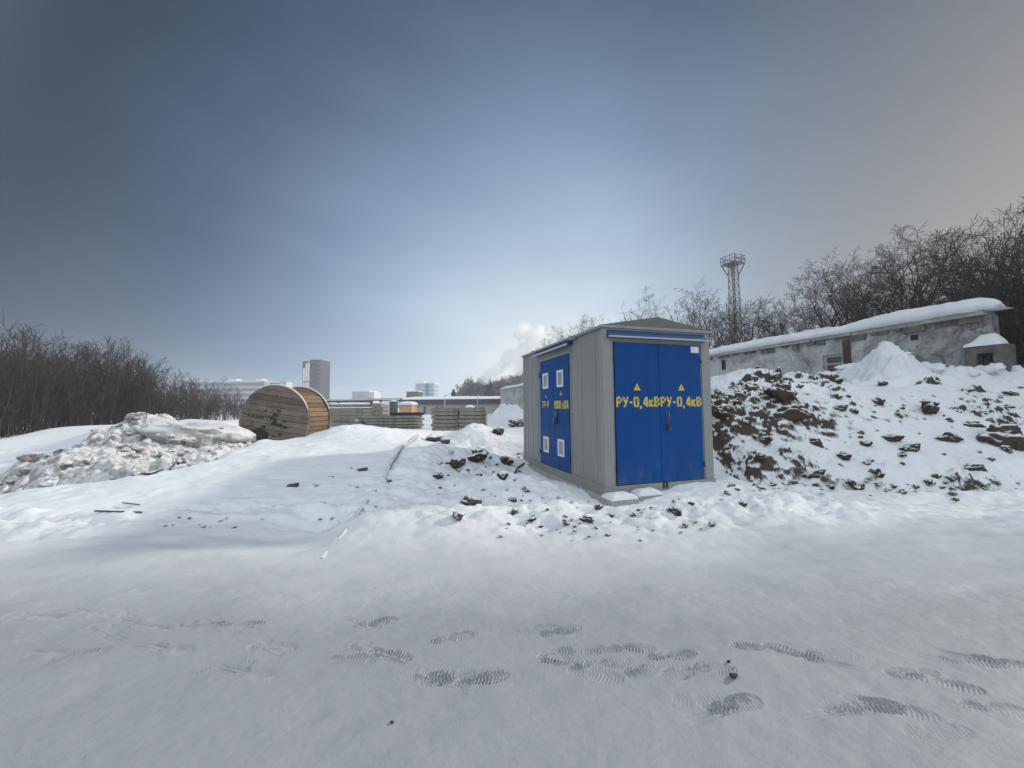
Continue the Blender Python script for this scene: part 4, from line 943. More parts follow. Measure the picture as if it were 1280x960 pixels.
def build_rocks():
    for i, (px, py, rp, lab, st) in enumerate(BIG):
        p = gp(px, py); s = rp * p.y / FPX / max(st[0], 1) * (1.0 if i < 2 or i == 5 else .70); st = (st[0], st[1], min(1.0, st[2] * 1.35)); put_rock(p, s, 'earth_clod', lab, 'clod', None, 'clod', i, st, 0.42, (random.Random(i).uniform(-.5, .2), random.Random(i).uniform(-.35, .35), random.Random(i + 50).uniform(-.8, .8)))
    rn = random.Random(21); n = 0
    while n < 110:
        x, y = rn.uniform(4.3, 17), rn.uniform(7.1, 11.3)
        if float(poly_mask(x, y, HEAP, 0.3)) < 0.6 or (x > 10 and rn.random() < .35): continue
        s = min(0.030 * math.exp(abs(rn.gauss(0, .75))), .16)
        put_rock((x, y, float(top_h(x, y))), s, 'earth_clod', 'small dark frozen clod half sunk in the snow of the spoil heap', 'clod', 'small clods on the spoil heap', 'clod', n, (1.2, 1, .9), .4); n += 1
    st = [(589, 632, 14, 'snow topped stone in the kiosk shadow, the bigger of two stones side by side', 'rock'), (573, 648, 11, 'rounded stone just in front of the bigger snow topped one', 'rock'),
          (643, 641, 6, 'dark stone left of the kiosk near corner on the lit snow', 'rock'), (642, 627, 5, 'small dark stone in the middle of the kiosk shadow', 'clod'), (598, 576, 15, 'big dark clod at the foot of the small snow mound', 'clod'),
          (571, 583, 11, 'dark clod left of the big one at the foot of the small mound', 'clod'), (542, 552, 13, 'snow covered stone near the upper end of the hose', 'rock'), (558, 554, 8, 'small snowy stone right of the one by the hose end', 'rock'),
          (631, 579, 9, 'dark clod by the rear corner of the kiosk side', 'clod'), (548, 598, 8, 'flat dark shard left of the kiosk shadow', 'clod'), (624, 543, 9, 'dark crusted lump on the right shoulder of the small mound', 'clod'),
          (665, 652, 8, 'low dark stone in the lit snow before the kiosk side', 'clod'), (707, 655, 6, 'square dark stone in the row of rubble before the kiosk corner', 'clod'), (735, 652, 8, 'ragged dark clod in front of the kiosk corner block', 'clod'),
          (748, 637, 6, 'dark chip at the foot of the corner block', 'clod'), (845, 643, 9, 'dark pointed chip right of the kiosk front doors', 'clod'), (790, 646, 5, 'small brown chip in front of the left kiosk door', 'clod'), (928, 632, 7, 'grey stone on the flat snow right of the kiosk', 'rock'),
          (918, 847, 7, 'dark frozen crumb lying among the footprints', 'bare'), (911, 828, 3, 'tiny dark crumb above the one among the footprints', 'bare'), (490, 904, 3, 'tiny dark speck alone in the near snow', 'bare'),
          (1194, 626, 4, 'lone dark chip on the flat snow at right', 'clod'), (486, 602, 4, 'dark clod beside the hose halfway down', 'clod'), (655, 612, 4, 'dark chip in the kiosk shadow near the side wall', 'clod')]
    for i, (px, py, rp, lab, kd) in enumerate(st):
        p = gp(px, py); put_rock(p, rp * p.y / FPX * .85, 'stone', lab, 'stone', None, kd, i + 3, (1.15, 1, .85), .12 if rp > 6 else 0.0)
    n = 0
    while n < 70:
        px, py = rn.uniform(620, 900), rn.gauss(648, 16)
        if px < 756 and py < 575 + (px - 650) * .45: continue
        if px > 757 and py < 622 - (px - 757) * .12: continue
        p = gp(px, py); s = (1.2 + 3.2 * rn.random() ** 3) * p.y / FPX
        put_rock(p, s, 'rubble_chip', 'small dark chip of rubble in the churned snow before the kiosk', 'chip', 'rubble chips before the kiosk', 'clod', n, (1.2, 1, .8), .1); n += 1
    n = 0
    while n < 40:
        px, py = rn.uniform(535, 660), rn.uniform(562, 622)
        p = gp(px, py); s = (1.0 + 3.5 * rn.random() ** 3) * p.y / FPX
        put_rock(p, s, 'rubble_chip', 'small dark chip on the snow left of the kiosk', 'chip', 'rubble chips left of the kiosk', 'clod', n + 7, (1.3, 1, .7), .15); n += 1
    for n in range(26):
        px, py = rn.choice([(rn.uniform(395, 475), 640 + rn.uniform(-35, 10)), (rn.uniform(390, 450), 600 + rn.uniform(-15, 12)), (rn.uniform(200, 330), 655 + rn.uniform(-8, 6))])
        p = gp(px, py); s = (0.8 + 1.8 * rn.random() ** 2) * p.y / FPX
        put_rock(p, s, 'snow_chip', 'little dark crumb on the crust of the smooth drift', 'chip', 'crumbs on the drift', 'clod', n + 4, (1.5, 1, .6), .1)
    for n in range(55):
        px, py = rn.uniform(896, 1285), 604 + abs(rn.gauss(0, 9))
        p = gp(px, py); s = (1.4 + 5.0 * rn.random() ** 3) * p.y / FPX
        put_rock(p, s, 'earth_crumb', 'small earth crumb fallen on the snow along the foot of the spoil heap', 'crumb', 'crumbs at the foot of the spoil heap', 'clod', n + 2, (1.3, 1, .8), .2)
    # far rubble by the snowy end of the brick building
    for n in range(22):
        px, py = rn.uniform(637, 656), rn.uniform(529, 536); d = 26 + rn.uniform(-.6, .6); p = at(px, py, d); z = float(ground_h(p[0], d))
        put_rock((p[0], d, z + rn.uniform(0, .35)), rn.uniform(.12, .32), 'rubble_block', 'dark snow dusted block in the far rubble behind the kiosk', 'block', 'far rubble blocks', 'rock', n, (1, 1, .8), .3)
    # lumps of the dirty snow pile
    p = at(252, 541, 10.4); o = put_rock((p[0], p[1], p[2]), 1.0, 'snow_slab', 'huge flat lump of dirty packed snow on top of the pile beside the reel', 'snow lump', None, 'lump', 2, (1, 1, 1), .6, (R(4), R(9), R(6))); o.scale = (1.5, .9, .66)
    n = 0
    while n < 90:
        x, y = rn.uniform(-11.3, -6.2), rn.uniform(7.2, 11)
        if float(poly_mask(x, y, PILE, 0.3)) < 0.45: continue
        s = min(.05 * math.exp(abs(rn.gauss(0, .6))), .20); put_rock((x, y, float(top_h(x, y))), s, 'snow_lump', 'broken lump of dirty snow on the pile left of the reel', 'snow lump', 'lumps on the dirty snow pile', 'lump', n, (1.2, 1, .8), .2); n += 1
    n = 0
    while n < 40:
        x, y = rn.uniform(5.5, 18), rn.uniform(11.4, 16)
        if float(poly_mask(x, y, BANK, 0.3)) < 0.5: continue
        s = min(.12 * math.exp(abs(rn.gauss(0, .65))), .36); q = put_rock((x, y, float(top_h(x, y))), s, 'snow_lump', 'clean lump of ploughed snow on the bank before the brick building', 'snow lump', 'lumps on the white snow bank', 'rock', n, (1.2, 1, .8), .55); n += 1
        q.data = BANKROCK[n % 3]
BANKROCK = [rock_mesh(90 + i, .75, 3) for i in range(3)]
for me in BANKROCK: me.materials.append(M['snow_bank'])
build_rocks()

# ------------------------------------------------------------------ far buildings and yard
def facade(name, c, cols, rows, dark, light=None, gap=0.0):
    """Far facade paint: a grid of windows on a wall (object space, all sides)."""
    m, t, b = new_mat(name); v = objvec(t); sp = t.nodes.new('ShaderNodeSeparateXYZ'); t.links.new(v, sp.inputs[0])
    hx = _math(t, 'FRACT', _math(t, 'MULTIPLY', _math(t, 'ADD', sp.outputs[0], sp.outputs[1]), 1.0 / cols)); hz = _math(t, 'FRACT', _math(t, 'MULTIPLY', sp.outputs[2], 1.0 / rows))
    k = _math(t, 'MULTIPLY', _math(t, 'GREATER_THAN', hx, gap), _math(t, 'GREATER_THAN', hz, 0.5))
    t.links.new(_mix(t, k, c, dark), b.inputs['Base Color']); b.inputs['Roughness'].default_value = 0.7
    return m
M['tower_grey'] = simple('grey_cladding', (0.03, 0.028, 0.028), 0.7, 0.08, 0.2)
M['tower_white'] = simple('white_cladding', (0.72, 0.70, 0.71), 0.7, 0.05, 0.2)
M['tower_red'] = simple('red_cladding', (0.30, 0.12, 0.13), 0.7, 0.1, 0.2)
M['block_wall'] = facade('banded_wall', (0.36, 0.36, 0.37), 4.0, 3.6, (0.16, 0.165, 0.18), gap=0.0)
M['block_end'] = simple('pale_end_wall', (0.58, 0.57, 0.52), 0.8, 0.08, 0.3)
M['window_far'] = simple('far_window', (0.10, 0.11, 0.13), 0.3, 0.1)
M['beige_wall'] = simple('beige_render', (0.40, 0.38, 0.34), 0.9, 0.12, 0.8)
M['blue_glass'] = facade('blue_glass_wall', (0.34, 0.40, 0.48), 5.0, 3.3, (0.16, 0.22, 0.30), gap=0.35)
M['cabin_blue'] = simple('pale_blue_cabin', (0.34, 0.39, 0.44), 0.7, 0.08, 1.0)
M['tank_green'] = simple('dark_green_tank', (0.045, 0.075, 0.07), 0.6, 0.15, 1.0)
M['orange_wall'] = simple('faded_orange', (0.50, 0.30, 0.18), 0.8, 0.1, 1.0)
M['brown_box'] = simple('brown_cladding', (0.16, 0.14, 0.115), 0.8, 0.15, 0.6)
def far_box(px0, px1, top, d, depth, base=-0.5):
    a, b = at(px0, 500, d), at(px1, 500, d); z = at((px0 + px1) / 2, top, d)[2]
    return a[0], b[0], d, d + depth, base, z
def build_far():
    # striped tower block
    x0, x1, y0, y1, z0, z1 = far_box(386.5, 400, 449.5, 250, 13)
    t = thing('tower_block', 'tall grey tower block with white and red vertical stripes on its left side', 'tower block', (x0, y0, 0))
    L = x1 - x0; k_ = L / 8.0; m = MB(); m.box(0, L, 0, 13, z0, z1); m.box(-5.6 * k_, -0.004, .3, 13, z0, z1 - 1.0); m.build('wall', M['tower_grey'], t)
    w = MB(); r = MB()
    for i, x in enumerate((-4.9, -3.2, -1.5)):
        ztop = z1 - (5.0, 2.0, 1.2)[i] - .6
        for a, b in ((0.0, 9.0), (9.8, 18.0), (18.8, ztop)): w.box(x * k_, (x + 1.05) * k_, -.1, .296, a, b)
        r.box((x + 1.08) * k_, (x + 1.5) * k_, 0.05, .296, 0, ztop)
    for z in (9.05, 18.05): r.box(-5.2 * k_, -0.1 * k_, -.3, -.11, z, z + .7)
    w.build_each('white_stripe', M['tower_white'], t); r.build_each('red_stripe', M['tower_red'], t)
    w = MB()
    for k in range(11): w.box(L - 1.6, L - .4, -0.06, -0.003, 1.5 + k * 2.8, 2.9 + k * 2.8)
    w.build_each('window', M['window_far'], t)
    # long office block behind the thicket
    d = 250; x0 = at(236, 490, d)[0]; x1 = at(328, 490, d)[0]; z1 = at(328, 475.5, d)[2]
    t = thing('office_block', 'long pale office block with dark window bands behind the left thicket', 'building', (x1, d, 0))
    m = MB(); m.box(x0 - x1, 0, 0, 14, -.5, z1); m.build('wall', M['block_wall'], t)
    m = MB(); m.box(0.004, 11, 1, 15, -.5, z1 - .6); m.build('end_wing', M['block_end'], t)
    m = MB()
    for k in range(3): m.box(4.0, 10.6, 0.9, 0.996, z1 - 3.0 - k * 3.6, z1 - 1.6 - k * 3.6)
    m.build_each('window', M['window_far'], t)
    m = MB(); m.box(-7, -3, 4, 9, z1 + .003, z1 + 1.1); m.box(-26, -20, 4, 9, z1 + .003, z1 + 1.3); m.box(x0 - x1 - .3, .2, -.3, 14.3, z1 - .5, z1 + .002); m.build('roof', M['tower_white'], t)
    # low grey block, white high-rise, brown box
    a = far_box(440, 461, 489.5, 300, 20); t = thing('grey_block', 'low pale grey slab building far off between the tower and the warehouse', 'building', (a[0], a[2], 0))
    m = MB(); m.box(0, a[1] - a[0], 0, 20, -.5, a[5]); m.build('wall', simple('pale_grey_wall', (0.33, 0.36, 0.40), 0.8, .06, .2), t)
    m = MB(); m.box(a[1] - a[0] + .004, a[1] - a[0] + 3.4, 2, 18, -.5, a[5] - .4); m.build('stair_wing', M['block_end'], t)
    m = MB(); m.box(-.3, a[1] - a[0] + .3, -.3, 20.3, a[5] + .003, a[5] + .7); m.build('roof', M['tower_white'], t)
    a = far_box(519, 542.5, 478, 330, 18); t = thing('white_high_rise', 'far white high-rise with blue glass bands above the warehouse roof', 'building', (a[0], a[2], 0)); L = a[1] - a[0]
    m = MB(); m.box(0, L * .55, 0, 18, -.5, a[5] - 1); m.box(L * .72, L, 0, 18, -.5, a[5] - 1); m.build('wall', M['blue_glass'], t)
    m = MB(); m.box(L * .55 + .01, L * .72 - .01, 1, 17, -.5, a[5] - 1); m.build('glass_band', simple('deep_blue_glass', (0.08, 0.15, 0.24), .2, .05), t)
    m = MB(); m.box(-.8, L + .8, -.8, 18.8, a[5] - .99, a[5]); m.box(.5, L * .4, 3, 12, a[5] + .003, a[5] + 1.2); m.build('roof', M['tower_white'], t)
    a = far_box(508, 523, 489.5, 110, 5); t = thing('brown_superstructure', 'brown box shaped house rising behind the long warehouse roof', 'building', (a[0], a[2], 0)); L = a[1] - a[0]
    m = MB(); m.box(0, L, 0, 5, -.5, a[5]); m.build('wall', M['brown_box'], t)
    m = MB(); m.box(-.15, L + .15, -.15, 5.15, a[5] + .003, a[5] + .28); m.build('roof_snow', M['snow_bank'], t)
    m = MB()
    for k in range(3): m.box(.5 + k * 1.05, 1.1 + k * 1.05, -.04, -.003, a[5] - 1.5, a[5] - .7)
    m.build_each('window', M['window_far'], t)
    # long warehouse
    d = 74; x0, x1 = at(500, 505, d)[0], at(628, 505, d)[0]; z1 = at(570, 499, d)[2]; L = x1 - x0
    t = thing('warehouse', 'long low beige warehouse with a dark fascia and a snow covered roof', 'warehouse', (x0, d, 0))
    m = MB(); m.box(0, L, 0.6, 12, -.6, z1 - .9); m.build('wall', M['beige_wall'], t)
    m = MB(); m.box(-.2, L + .2, 0, 12.2, z1 - .97, z1); m.build('fascia', M['steel'], t)
    xs = np.linspace(-.3, L + .3, 90); ys = np.linspace(-.15, 12.3, 14); X, Y = np.meshgrid(xs, ys); e = np.minimum(np.minimum(X + .3, L + .3 - X), np.minimum(Y + .15, 12.3 - Y)).clip(0, .6) / .6
    link_mesh('roof_snow', grid_mesh('roof_snow', X, Y, z1 + .004 + (.32 + .12 * fbm(X * .3, Y * .3, 3, 3)) * np.sqrt(1 - (1 - e) ** 2) + .5 * sstep(0, 12, Y) * e), M['snow_bank'], t)
    for px in (514, 518, 530, 545, 552):
        p = at(px, 510, d)[0] - x0; w = MB(); w.box(p - .25, p + .25, .54, .596, .25, 1.5); w.build_each('window', M['window_far'], t)
    for px in (556, 597):
        x = at(px, 505, d - 4)[0]; m = MB(); m.tube([(x, d - 4, -.2), (x, d - 4, at(px, 494, d - 4)[2])], .07, 6); m.bar((x, d - 4, at(px, 494.5, d - 4)[2]), (x + .5, d - 4, at(px, 494.2, d - 4)[2]), .1)
        tag(m.build('lamp_post', M['lip']), 'thin pale lamp post in front of the warehouse, the %s one' % ('left' if px < 570 else 'right'), 'lamp post')
    # raised pipe bridge
    d = 60; t = thing('pipe_bridge', 'dark raised pipe bridge on posts running behind the slab stacks', 'pipe bridge', (at(455, 500, d)[0], d, 0)); X = lambda px: at(px, 500, d)[0] - at(455, 500, d)[0]; Zp = lambda px, py: at(px, py, d)[2]
    m = MB(); m.box(X(380), X(462), 0, 1.2, Zp(430, 502.6), Zp(430, 500.3)); m.build('deck', M['steel'], t)
    m = MB(); m.box(X(460), X(500), .1, 1.3, Zp(480, 501), Zp(480, 498)); m.build('deck', M['steel'], t)
    m = MB(); m.tube([(X(380), -.25, Zp(430, 500.4)), (X(500), -.25, Zp(480, 499.3))], .12, 8); m.build('pipe', M['lip'], t)
    for px in (392, 421.5, 463, 474.5):
        m = MB(); m.box(X(px) - .13, X(px) + .13, .3, .7, -.3, Zp(px, 502) + .25); m.build('post', M['steel'], t)
    # low sheds, cabins, tank, kiosk
    def hut(name, label, cat, px0, px1, top, d, dep, wall, snow=.3, door=None, base=-.3):
        a = far_box(px0, px1, top, d, dep, base); t = thing(name, label, cat, (a[0], a[2], 0)); L = a[1] - a[0]; z = a[5] - snow
        m = MB(); m.box(0, L, 0, dep, base, z); m.build('wall', wall, t)
        o = link_mesh('snow_cap', snow_cap_mesh(-.15, L + .15, -.15, dep + .15, z, snow, int(px0)), M['snow_bank'], t)
        if door: m = MB(); m.box(L * door[0], L * door[1], -.04, -.003, base, z * .75); m.build('door', M['window_far'], t)
    hut('low_shed', 'long low shed with a snow white roof seen just right of the reel', 'shed', 404, 455, 503.5, 52, 4, M['beige_wall'], .55)
    hut('low_shed', 'second white roofed shed, lower and nearer than the long one', 'shed', 404, 454, 508, 46, 3, M['concrete'], .32)
    hut('site_cabin', 'pale blue site cabin under the pipe bridge', 'cabin', 466, 475, 503, 56, 3, M['cabin_blue'], .12, (.2, .5))
    hut('site_cabin', 'small grey cabin between the pale blue cabin and the green tank', 'cabin', 477, 486, 504.5, 54, 3, M['louvre'], .2, (.4, .8))
    hut('watch_kiosk', 'small faded orange kiosk wearing a thick cap of snow', 'kiosk', 499, 514.5, 501.5, 44, 2.5, M['orange_wall'], .40, None)
    d = 52; a, b = at(487, 505, d)[0], at(496, 505, d)[0]; t = thing('storage_tank', 'dark green upright tank left of the orange kiosk', 'tank', ((a + b) / 2, d, 0)); rr = (b - a) / 2
    m = MB(); m.tube([(0, 0, -.3), (0, 0, at(490, 502, d)[2])], rr, 20); m.build('shell', M['tank_green'], t)
    m = MB(); zt = at(490, 502, d)[2]; m.tube([(0, 0, zt + .002), (0, 0, zt + .15), (0, 0, zt + .22)], [rr * .98, rr * .7, .05], 20); m.build('snow_cap', M['snow_bank'], t)
    m = MB(); m.bar((rr + .08, -.2, 0), (rr + .08, -.2, zt), .06); m.bar((rr + .08, .2, 0), (rr + .08, .2, zt), .06)
    for k in range(6): m.bar((rr + .08, -.2, .2 + k * .3), (rr + .08, .2, .2 + k * .3), .04)
    m.build('ladder', M['steel'], t)
    # snow banks by the far end of the brick building
    d = 46; xs = np.linspace(at(606, 515, d)[0], at(668, 515, d)[0], 60); ys = np.linspace(d - 2, d + 5, 24); Xg, Yg = np.meshgrid(xs, ys)
    e = np.minimum(np.minimum(Xg - xs[0], xs[-1] - Xg) / 2.2, np.minimum(Yg - ys[0], ys[-1] - Yg) / 2.0).clip(0, 1)
    tag(link_mesh('far_snow_bank', grid_mesh('far_snow_bank', Xg, Yg, -.1 + (1.3 + 1.1 * fbm(Xg * .5, Yg * .5, 6, 5, .6)) * sstep(0, 1, e)), M['snow_bank']), 'far ploughed snow bank at the end of the brick building, left of the kiosk', 'snow bank')
build_far()

# ------------------------------------------------------------------ lattice floodlight mast
def build_mast():
    d = 60; x = at(919, 400, d)[0]; H = at(917, 331, d)[2]
    t = thing('floodlight_mast', 'tall lattice floodlight mast with a railed platform behind the brick building', 'mast', (x, d, 0), R(24))
    def hw(z): return 0.74 - 0.27 * min(z / H, 1)
    cs = ((-1, -1), (1, -1), (1, 1), (-1, 1))
    for a, b in cs:
        m = MB(); m.bar((a * hw(0), b * hw(0), -.3), (a * hw(H), b * hw(H), H), .11); m.build('leg', M['steel'], t)
    m = MB(); n = 20
    for k in range(n):
        z0, z1 = H * k / n, H * (k + 1) / n
        for i in range(4):
            (a, b), (c, e) = cs[i], cs[(i + 1) % 4]
            m.bar((a * hw(z0), b * hw(z0), z0), (c * hw(z1), e * hw(z1), z1), .042); m.bar((c * hw(z0), e * hw(z0), z0), (a * hw(z1), b * hw(z1), z1), .055)
            m.bar((a * hw(z1), b * hw(z1), z1), (c * hw(z1), e * hw(z1), z1), .042)
    m.build('bracing', M['steel'], t)
    m = MB(); m.bar((.15, 0, 0), (.15, 0, H), .08); m.bar((-.15, 0, 0), (-.15, 0, H), .08)
    for k in range(70): m.bar((-.15, 0, k * H / 70), (.15, 0, k * H / 70), .07)
    m.build('ladder', M['steel'], t)
    P = 1.2; m = MB(); m.box(-P, P, -P, P, H, H + .16)
    for a, b in cs: m.bar((a * hw(H - 1.8) , b * hw(H - 1.8), H - 1.8), (a * P * .95, b * P * .95, H), .12)
    m.build('platform', M['steel'], t)
    m = MB()
    for z in (.65, 1.25):
        for i in range(4): (a, b), (c, e) = cs[i], cs[(i + 1) % 4]; m.bar((a * P, b * P, H + z), (c * P, e * P, H + z), .08)
    for i in range(4):
        (a, b), (c, e) = cs[i], cs[(i + 1) % 4]
        for k in range(3): f = k / 3; m.bar((P * (a + (c - a) * f), P * (b + (e - b) * f), H + .16), (P * (a + (c - a) * f), P * (b + (e - b) * f), H + 1.28), .08)
    m.build('railing', M['steel'], t)
    for x_, y_ in ((-.9, -P), (.9, -P), (P, .3)):
        m = MB(); m.tube([(x_, y_, H + 1.0), (x_ * 1.1, y_ * 1.1, H + .9)], [.12, .30], 10); m.build('floodlight', M['lip'], t)
build_mast()

# ------------------------------------------------------------------ bare trees
def grow(mT, mC, p, d, L, r, lev, mx, rn, P):
    n = P['seg'][lev]; pts = [p.copy()]; rs = [r]; dirs = [d.copy()]
    for i in range(n):
        d = (d + Vector((rn.gauss(0, 1), rn.gauss(0, 1), rn.gauss(0, .7))) * P['wob'][lev] + Vector((0, 0, P['up'][lev]))).normalized()
        p = p + d * (L / n); pts.append(p.copy()); rs.append(max(r * (1 - .78 * (i + 1) / n), P['rmin'])); dirs.append(d.copy())
    (mT if lev < P['split'] else mC).tube(pts, rs, 6 if lev == 0 else (4 if lev == 1 else 3), True, False)
    if lev >= mx: return
    k = P['kids'][lev]
    for j in range(k):
        t = P['t0'][lev] + (1 - P['t0'][lev]) * (j + rn.random() * .9) / k; f = t * n; i = min(int(f), n - 1); q = pts[i].lerp(pts[i + 1], f - i); dd = dirs[min(i + 1, n)]
        ax = dd.cross(Vector((rn.gauss(0, 1), rn.gauss(0, 1), rn.gauss(0, 1)))).normalized()
        nd = Matrix.Rotation(R(rn.uniform(*P['ang'][lev])), 3, ax) @ dd
        grow(mT, mC, q, nd, L * rn.uniform(*P['len'][lev]) * (1.15 - .55 * t), max(rs[i] * .62, P['rmin']), lev + 1, mx, rn, P)
TREE = dict(seg=(6, 6, 4, 3, 2), wob=(.10, .16, .20, .22, .25), up=(.05, .07, .04, .02, .0), kids=(7, 6, 5, 4, 0), t0=(.22, .22, .2, .15, 0), ang=((32, 62), (28, 60), (25, 60), (25, 60), (0, 0)),
            len=((.50, .75), (.42, .66), (.42, .70), (.4, .75), (1, 1)), rmin=.0066, split=2)
SHRUB = dict(seg=(7, 4, 3, 2), wob=(.07, .14, .18, .2), up=(.06, .10, .06, .03), kids=(11, 5, 2, 0), t0=(.10, .15, .2, 0), ang=((18, 46), (22, 50), (20, 50), (0, 0)),
             len=((.22, .42), (.42, .75), (.4, .8), (1, 1)), rmin=.0062, split=1)
def tree_meshes(seed, h, P, mx, stems=1, lean=.1, spread=.4, r0=.13):
    rn = random.Random(seed); T = MB(); C = MB()
    for s in range(stems):
        a = rn.uniform(0, 6.28); o = Vector((math.cos(a), math.sin(a), 0)) * (spread * rn.random() if stems > 1 else 0)
        d = Vector((math.cos(a) * lean * rn.uniform(.3, 1.4), math.sin(a) * lean * rn.uniform(.3, 1.4), 1)).normalized()
        grow(T, C, o + Vector((0, 0, -.3)), d, h * (rn.uniform(.55, 1.0) if stems > 1 else 1) * (.80 if stems == 1 else .95), r0 * rn.uniform(.7, 1.1), 0, mx, rn, P)
    return T.mesh('trunk', recalc=False), C.mesh('crown', recalc=False)
def place_tree(name, pair, loc, s, rz, label, cat, group, mats):
    t = thing(name, label, cat, loc, rz, group); t.scale = (s, s, s)
    for nm, me in zip(('trunk', 'crown'), pair):
        o = bpy.data.objects.new(nm, me); COL.objects.link(o); o.parent = t
        if not me.materials: me.materials.append(mats[nm == 'crown'])
    return t
def build_trees():
    bm = (M['bark'], M['twig'])
    KINDS = [tree_meshes(100 + i, 9.0, TREE, 4, 1, .22, 0, .15) for i in range(5)] + [tree_meshes(120 + i, 8.5, TREE, 4, 2, .35, .5, .12) for i in range(2)]
    rn = random.Random(77)
    def back(px, off):        # a spot off metres behind the brick building's front, seen at column px
        y = wall_y(px, off); return (B0[0] + math.cos(KY) * off - math.sin(KY) * y, B0[1] + math.sin(KY) * off + math.cos(KY) * y)
    tops = [(690, 424), (715, 412), (740, 405), (770, 400), (800, 392), (822, 383), (845, 375), (868, 372), (893, 380), (915, 385), (938, 384), (962, 366), (985, 362), (1010, 356), (1035, 344), (1060, 350), (1088, 338),
            (1118, 316), (1150, 306), (1185, 290), (1215, 318), (1240, 305), (1268, 282)]
    NUM = ['first', 'second', 'third', 'fourth', 'fifth', 'sixth', 'seventh', 'eighth', 'ninth', 'tenth', 'eleventh', 'twelfth', 'thirteenth', 'fourteenth', 'fifteenth', 'sixteenth', 'seventeenth', 'eighteenth', 'nineteenth',
           'twentieth', 'twenty-first', 'twenty-second', 'twenty-third']
    for i, (px, py) in enumerate(tops):
        x, y = back(px, 8.3 + rn.uniform(-.4, 1.0)); z = at(px, py, y)[2]; zb = 1.0
        place_tree('bare_tree', KINDS[i % 7], (x, y, zb), (z - zb) / 8.6, rn.uniform(0, 6.28), 'bare leafless tree just behind the brick building, %s along the roof from its far end' % NUM[i], 'tree', 'bare trees just behind the brick building', bm)
    for row, off in enumerate((12.5,)):
        for i in range(14):
            px = 700 + i * 42 + rn.uniform(-12, 12) + row * 14; x, y = back(px, off + rn.uniform(-1, 1)); k = np.interp(px, [t_[0] for t_ in tops], [t_[1] for t_ in tops]); z = at(px, k + rn.uniform(14, 36), y)[2]
            place_tree('bare_tree', KINDS[(i * 3 + row) % 7], (x, y, 1.0), (z - 1.0) / 8.6, rn.uniform(0, 6.28), 'bare tree deeper in the wood behind the brick building, half hidden by nearer trees', 'tree', 'trees deeper in the wood on the right', bm)
    # undergrowth right behind the roof
    BR = [tree_meshes(140 + i, 5.2, SHRUB, 3, 8, .30, .9, .035) for i in range(4)]
    for i in range(26):
        px = 880 + i * 16.5 + rn.uniform(-6, 6); x, y = back(px, 8.8 + rn.uniform(-.6, .9))
        place_tree('bare_shrub', BR[i % 4], (x, y, 1.5), rn.uniform(.62, .95), rn.uniform(0, 6.28), 'dense bare bush in the undergrowth right behind the snowy roof', 'shrub', 'undergrowth behind the brick building', (M['twig'], M['twig']))
    # dense dark trees at the right edge, going on beyond the frame
    for i, (x, y, h, lab) in enumerate(((18.6, 14.2, 9.2, 'dense dark bare tree at the right edge, tallest of all, over the annex'), (20.0, 15.4, 9.6, 'dark tree behind the tallest one at the right edge'), (20.4, 13.2, 8.6, 'dark tree above the timber shed at the right edge'))):
        place_tree('dense_tree', KINDS[(5, 6, 5)[i]], (x, y, .3), h * .74 / 8.6, i * 2.1, lab, 'tree', None, bm)
        place_tree('dense_tree', KINDS[(0, 6, 3)[i]], (x + .5, y + .6, .3), h * .70 / 8.6, i * 1.3 + 1, ('second dark tree crowding close behind the tallest one over the annex', 'slender dark tree among the crowd at the right edge', 'last dark tree of the crowd above the timber shed')[i], 'tree', None, bm)
    for i, (x, y, hh) in enumerate(SIDE_TREES):
        place_tree('bare_tree', KINDS[i % 7], (x, y, float(ground_h(x, y, False)) * .6), hh / 8.6, rn.uniform(0, 6.28), 'bare tree of the wood that goes on past the right edge of the yard', 'tree', 'trees beyond the right edge', bm)
    # thicket on the left
    SH = [tree_meshes(200 + i, 5.0, SHRUB, 3, 7, .16, .7, .032) for i in range(7)]; sm = (M['shrub'], M['shrub'])
    prof = [(-60, 412), (0, 416), (40, 414), (65, 420), (110, 428), (148, 424), (185, 440), (215, 452), (250, 470), (282, 476), (310, 490), (330, 494)]
    def spot(px, back_):
        d = np.interp(px, [-60, 0, 120, 200, 260, 320], [18, 20, 26, 31, 42, 56]) + back_; p = at(px, 500, d); return p[0], d
    for row in range(3):
        n = 19
        for i in range(n):
            px = -50 + (i + .5 * (row % 2)) * 20 + rn.uniform(-5, 5); x, y = spot(px, row * 1.5 + rn.uniform(-.6, .6)); k = np.interp(px, [a for a, b in prof], [b for a, b in prof]); z = at(px, k + rn.uniform(-8, 26) + (4 if row == 0 else 0), y)[2]
            lab = ('bare brown shrub in the front row of the left thicket' if row == 0 else 'bare brown shrub deep inside the left thicket, behind the front row')
            place_tree('bare_shrub', SH[(i * 3 + row) % 7], (x, y, float(ground_h(x, y, False)) - .1), max(z, 1.5) / 4.7, rn.uniform(0, 6.28), lab, 'shrub', ('front row of the left thicket', 'inner rows of the left thicket')[row > 0], sm)
    for i in range(22):
        x, y = spot(-20 + i * 15 + rn.uniform(-5, 5), -0.9 + rn.uniform(-.3, .3)); place_tree('bare_shrub', SH[i % 7], (x, y, float(ground_h(x, y, False)) - .1), rn.uniform(.28, .5), rn.uniform(0, 6.28), 'low brushwood along the snowy foot of the left thicket', 'shrub', 'low brushwood before the left thicket', sm)
    # frosted wood far behind the warehouse
    FAR = [tree_meshes(300 + i, 10, dict(TREE, rmin=.05, kids=(10, 7, 5, 0)), 3, 1, .15, 0, .2) for i in range(3)]
    fm = (M['bark'], M['frost'])
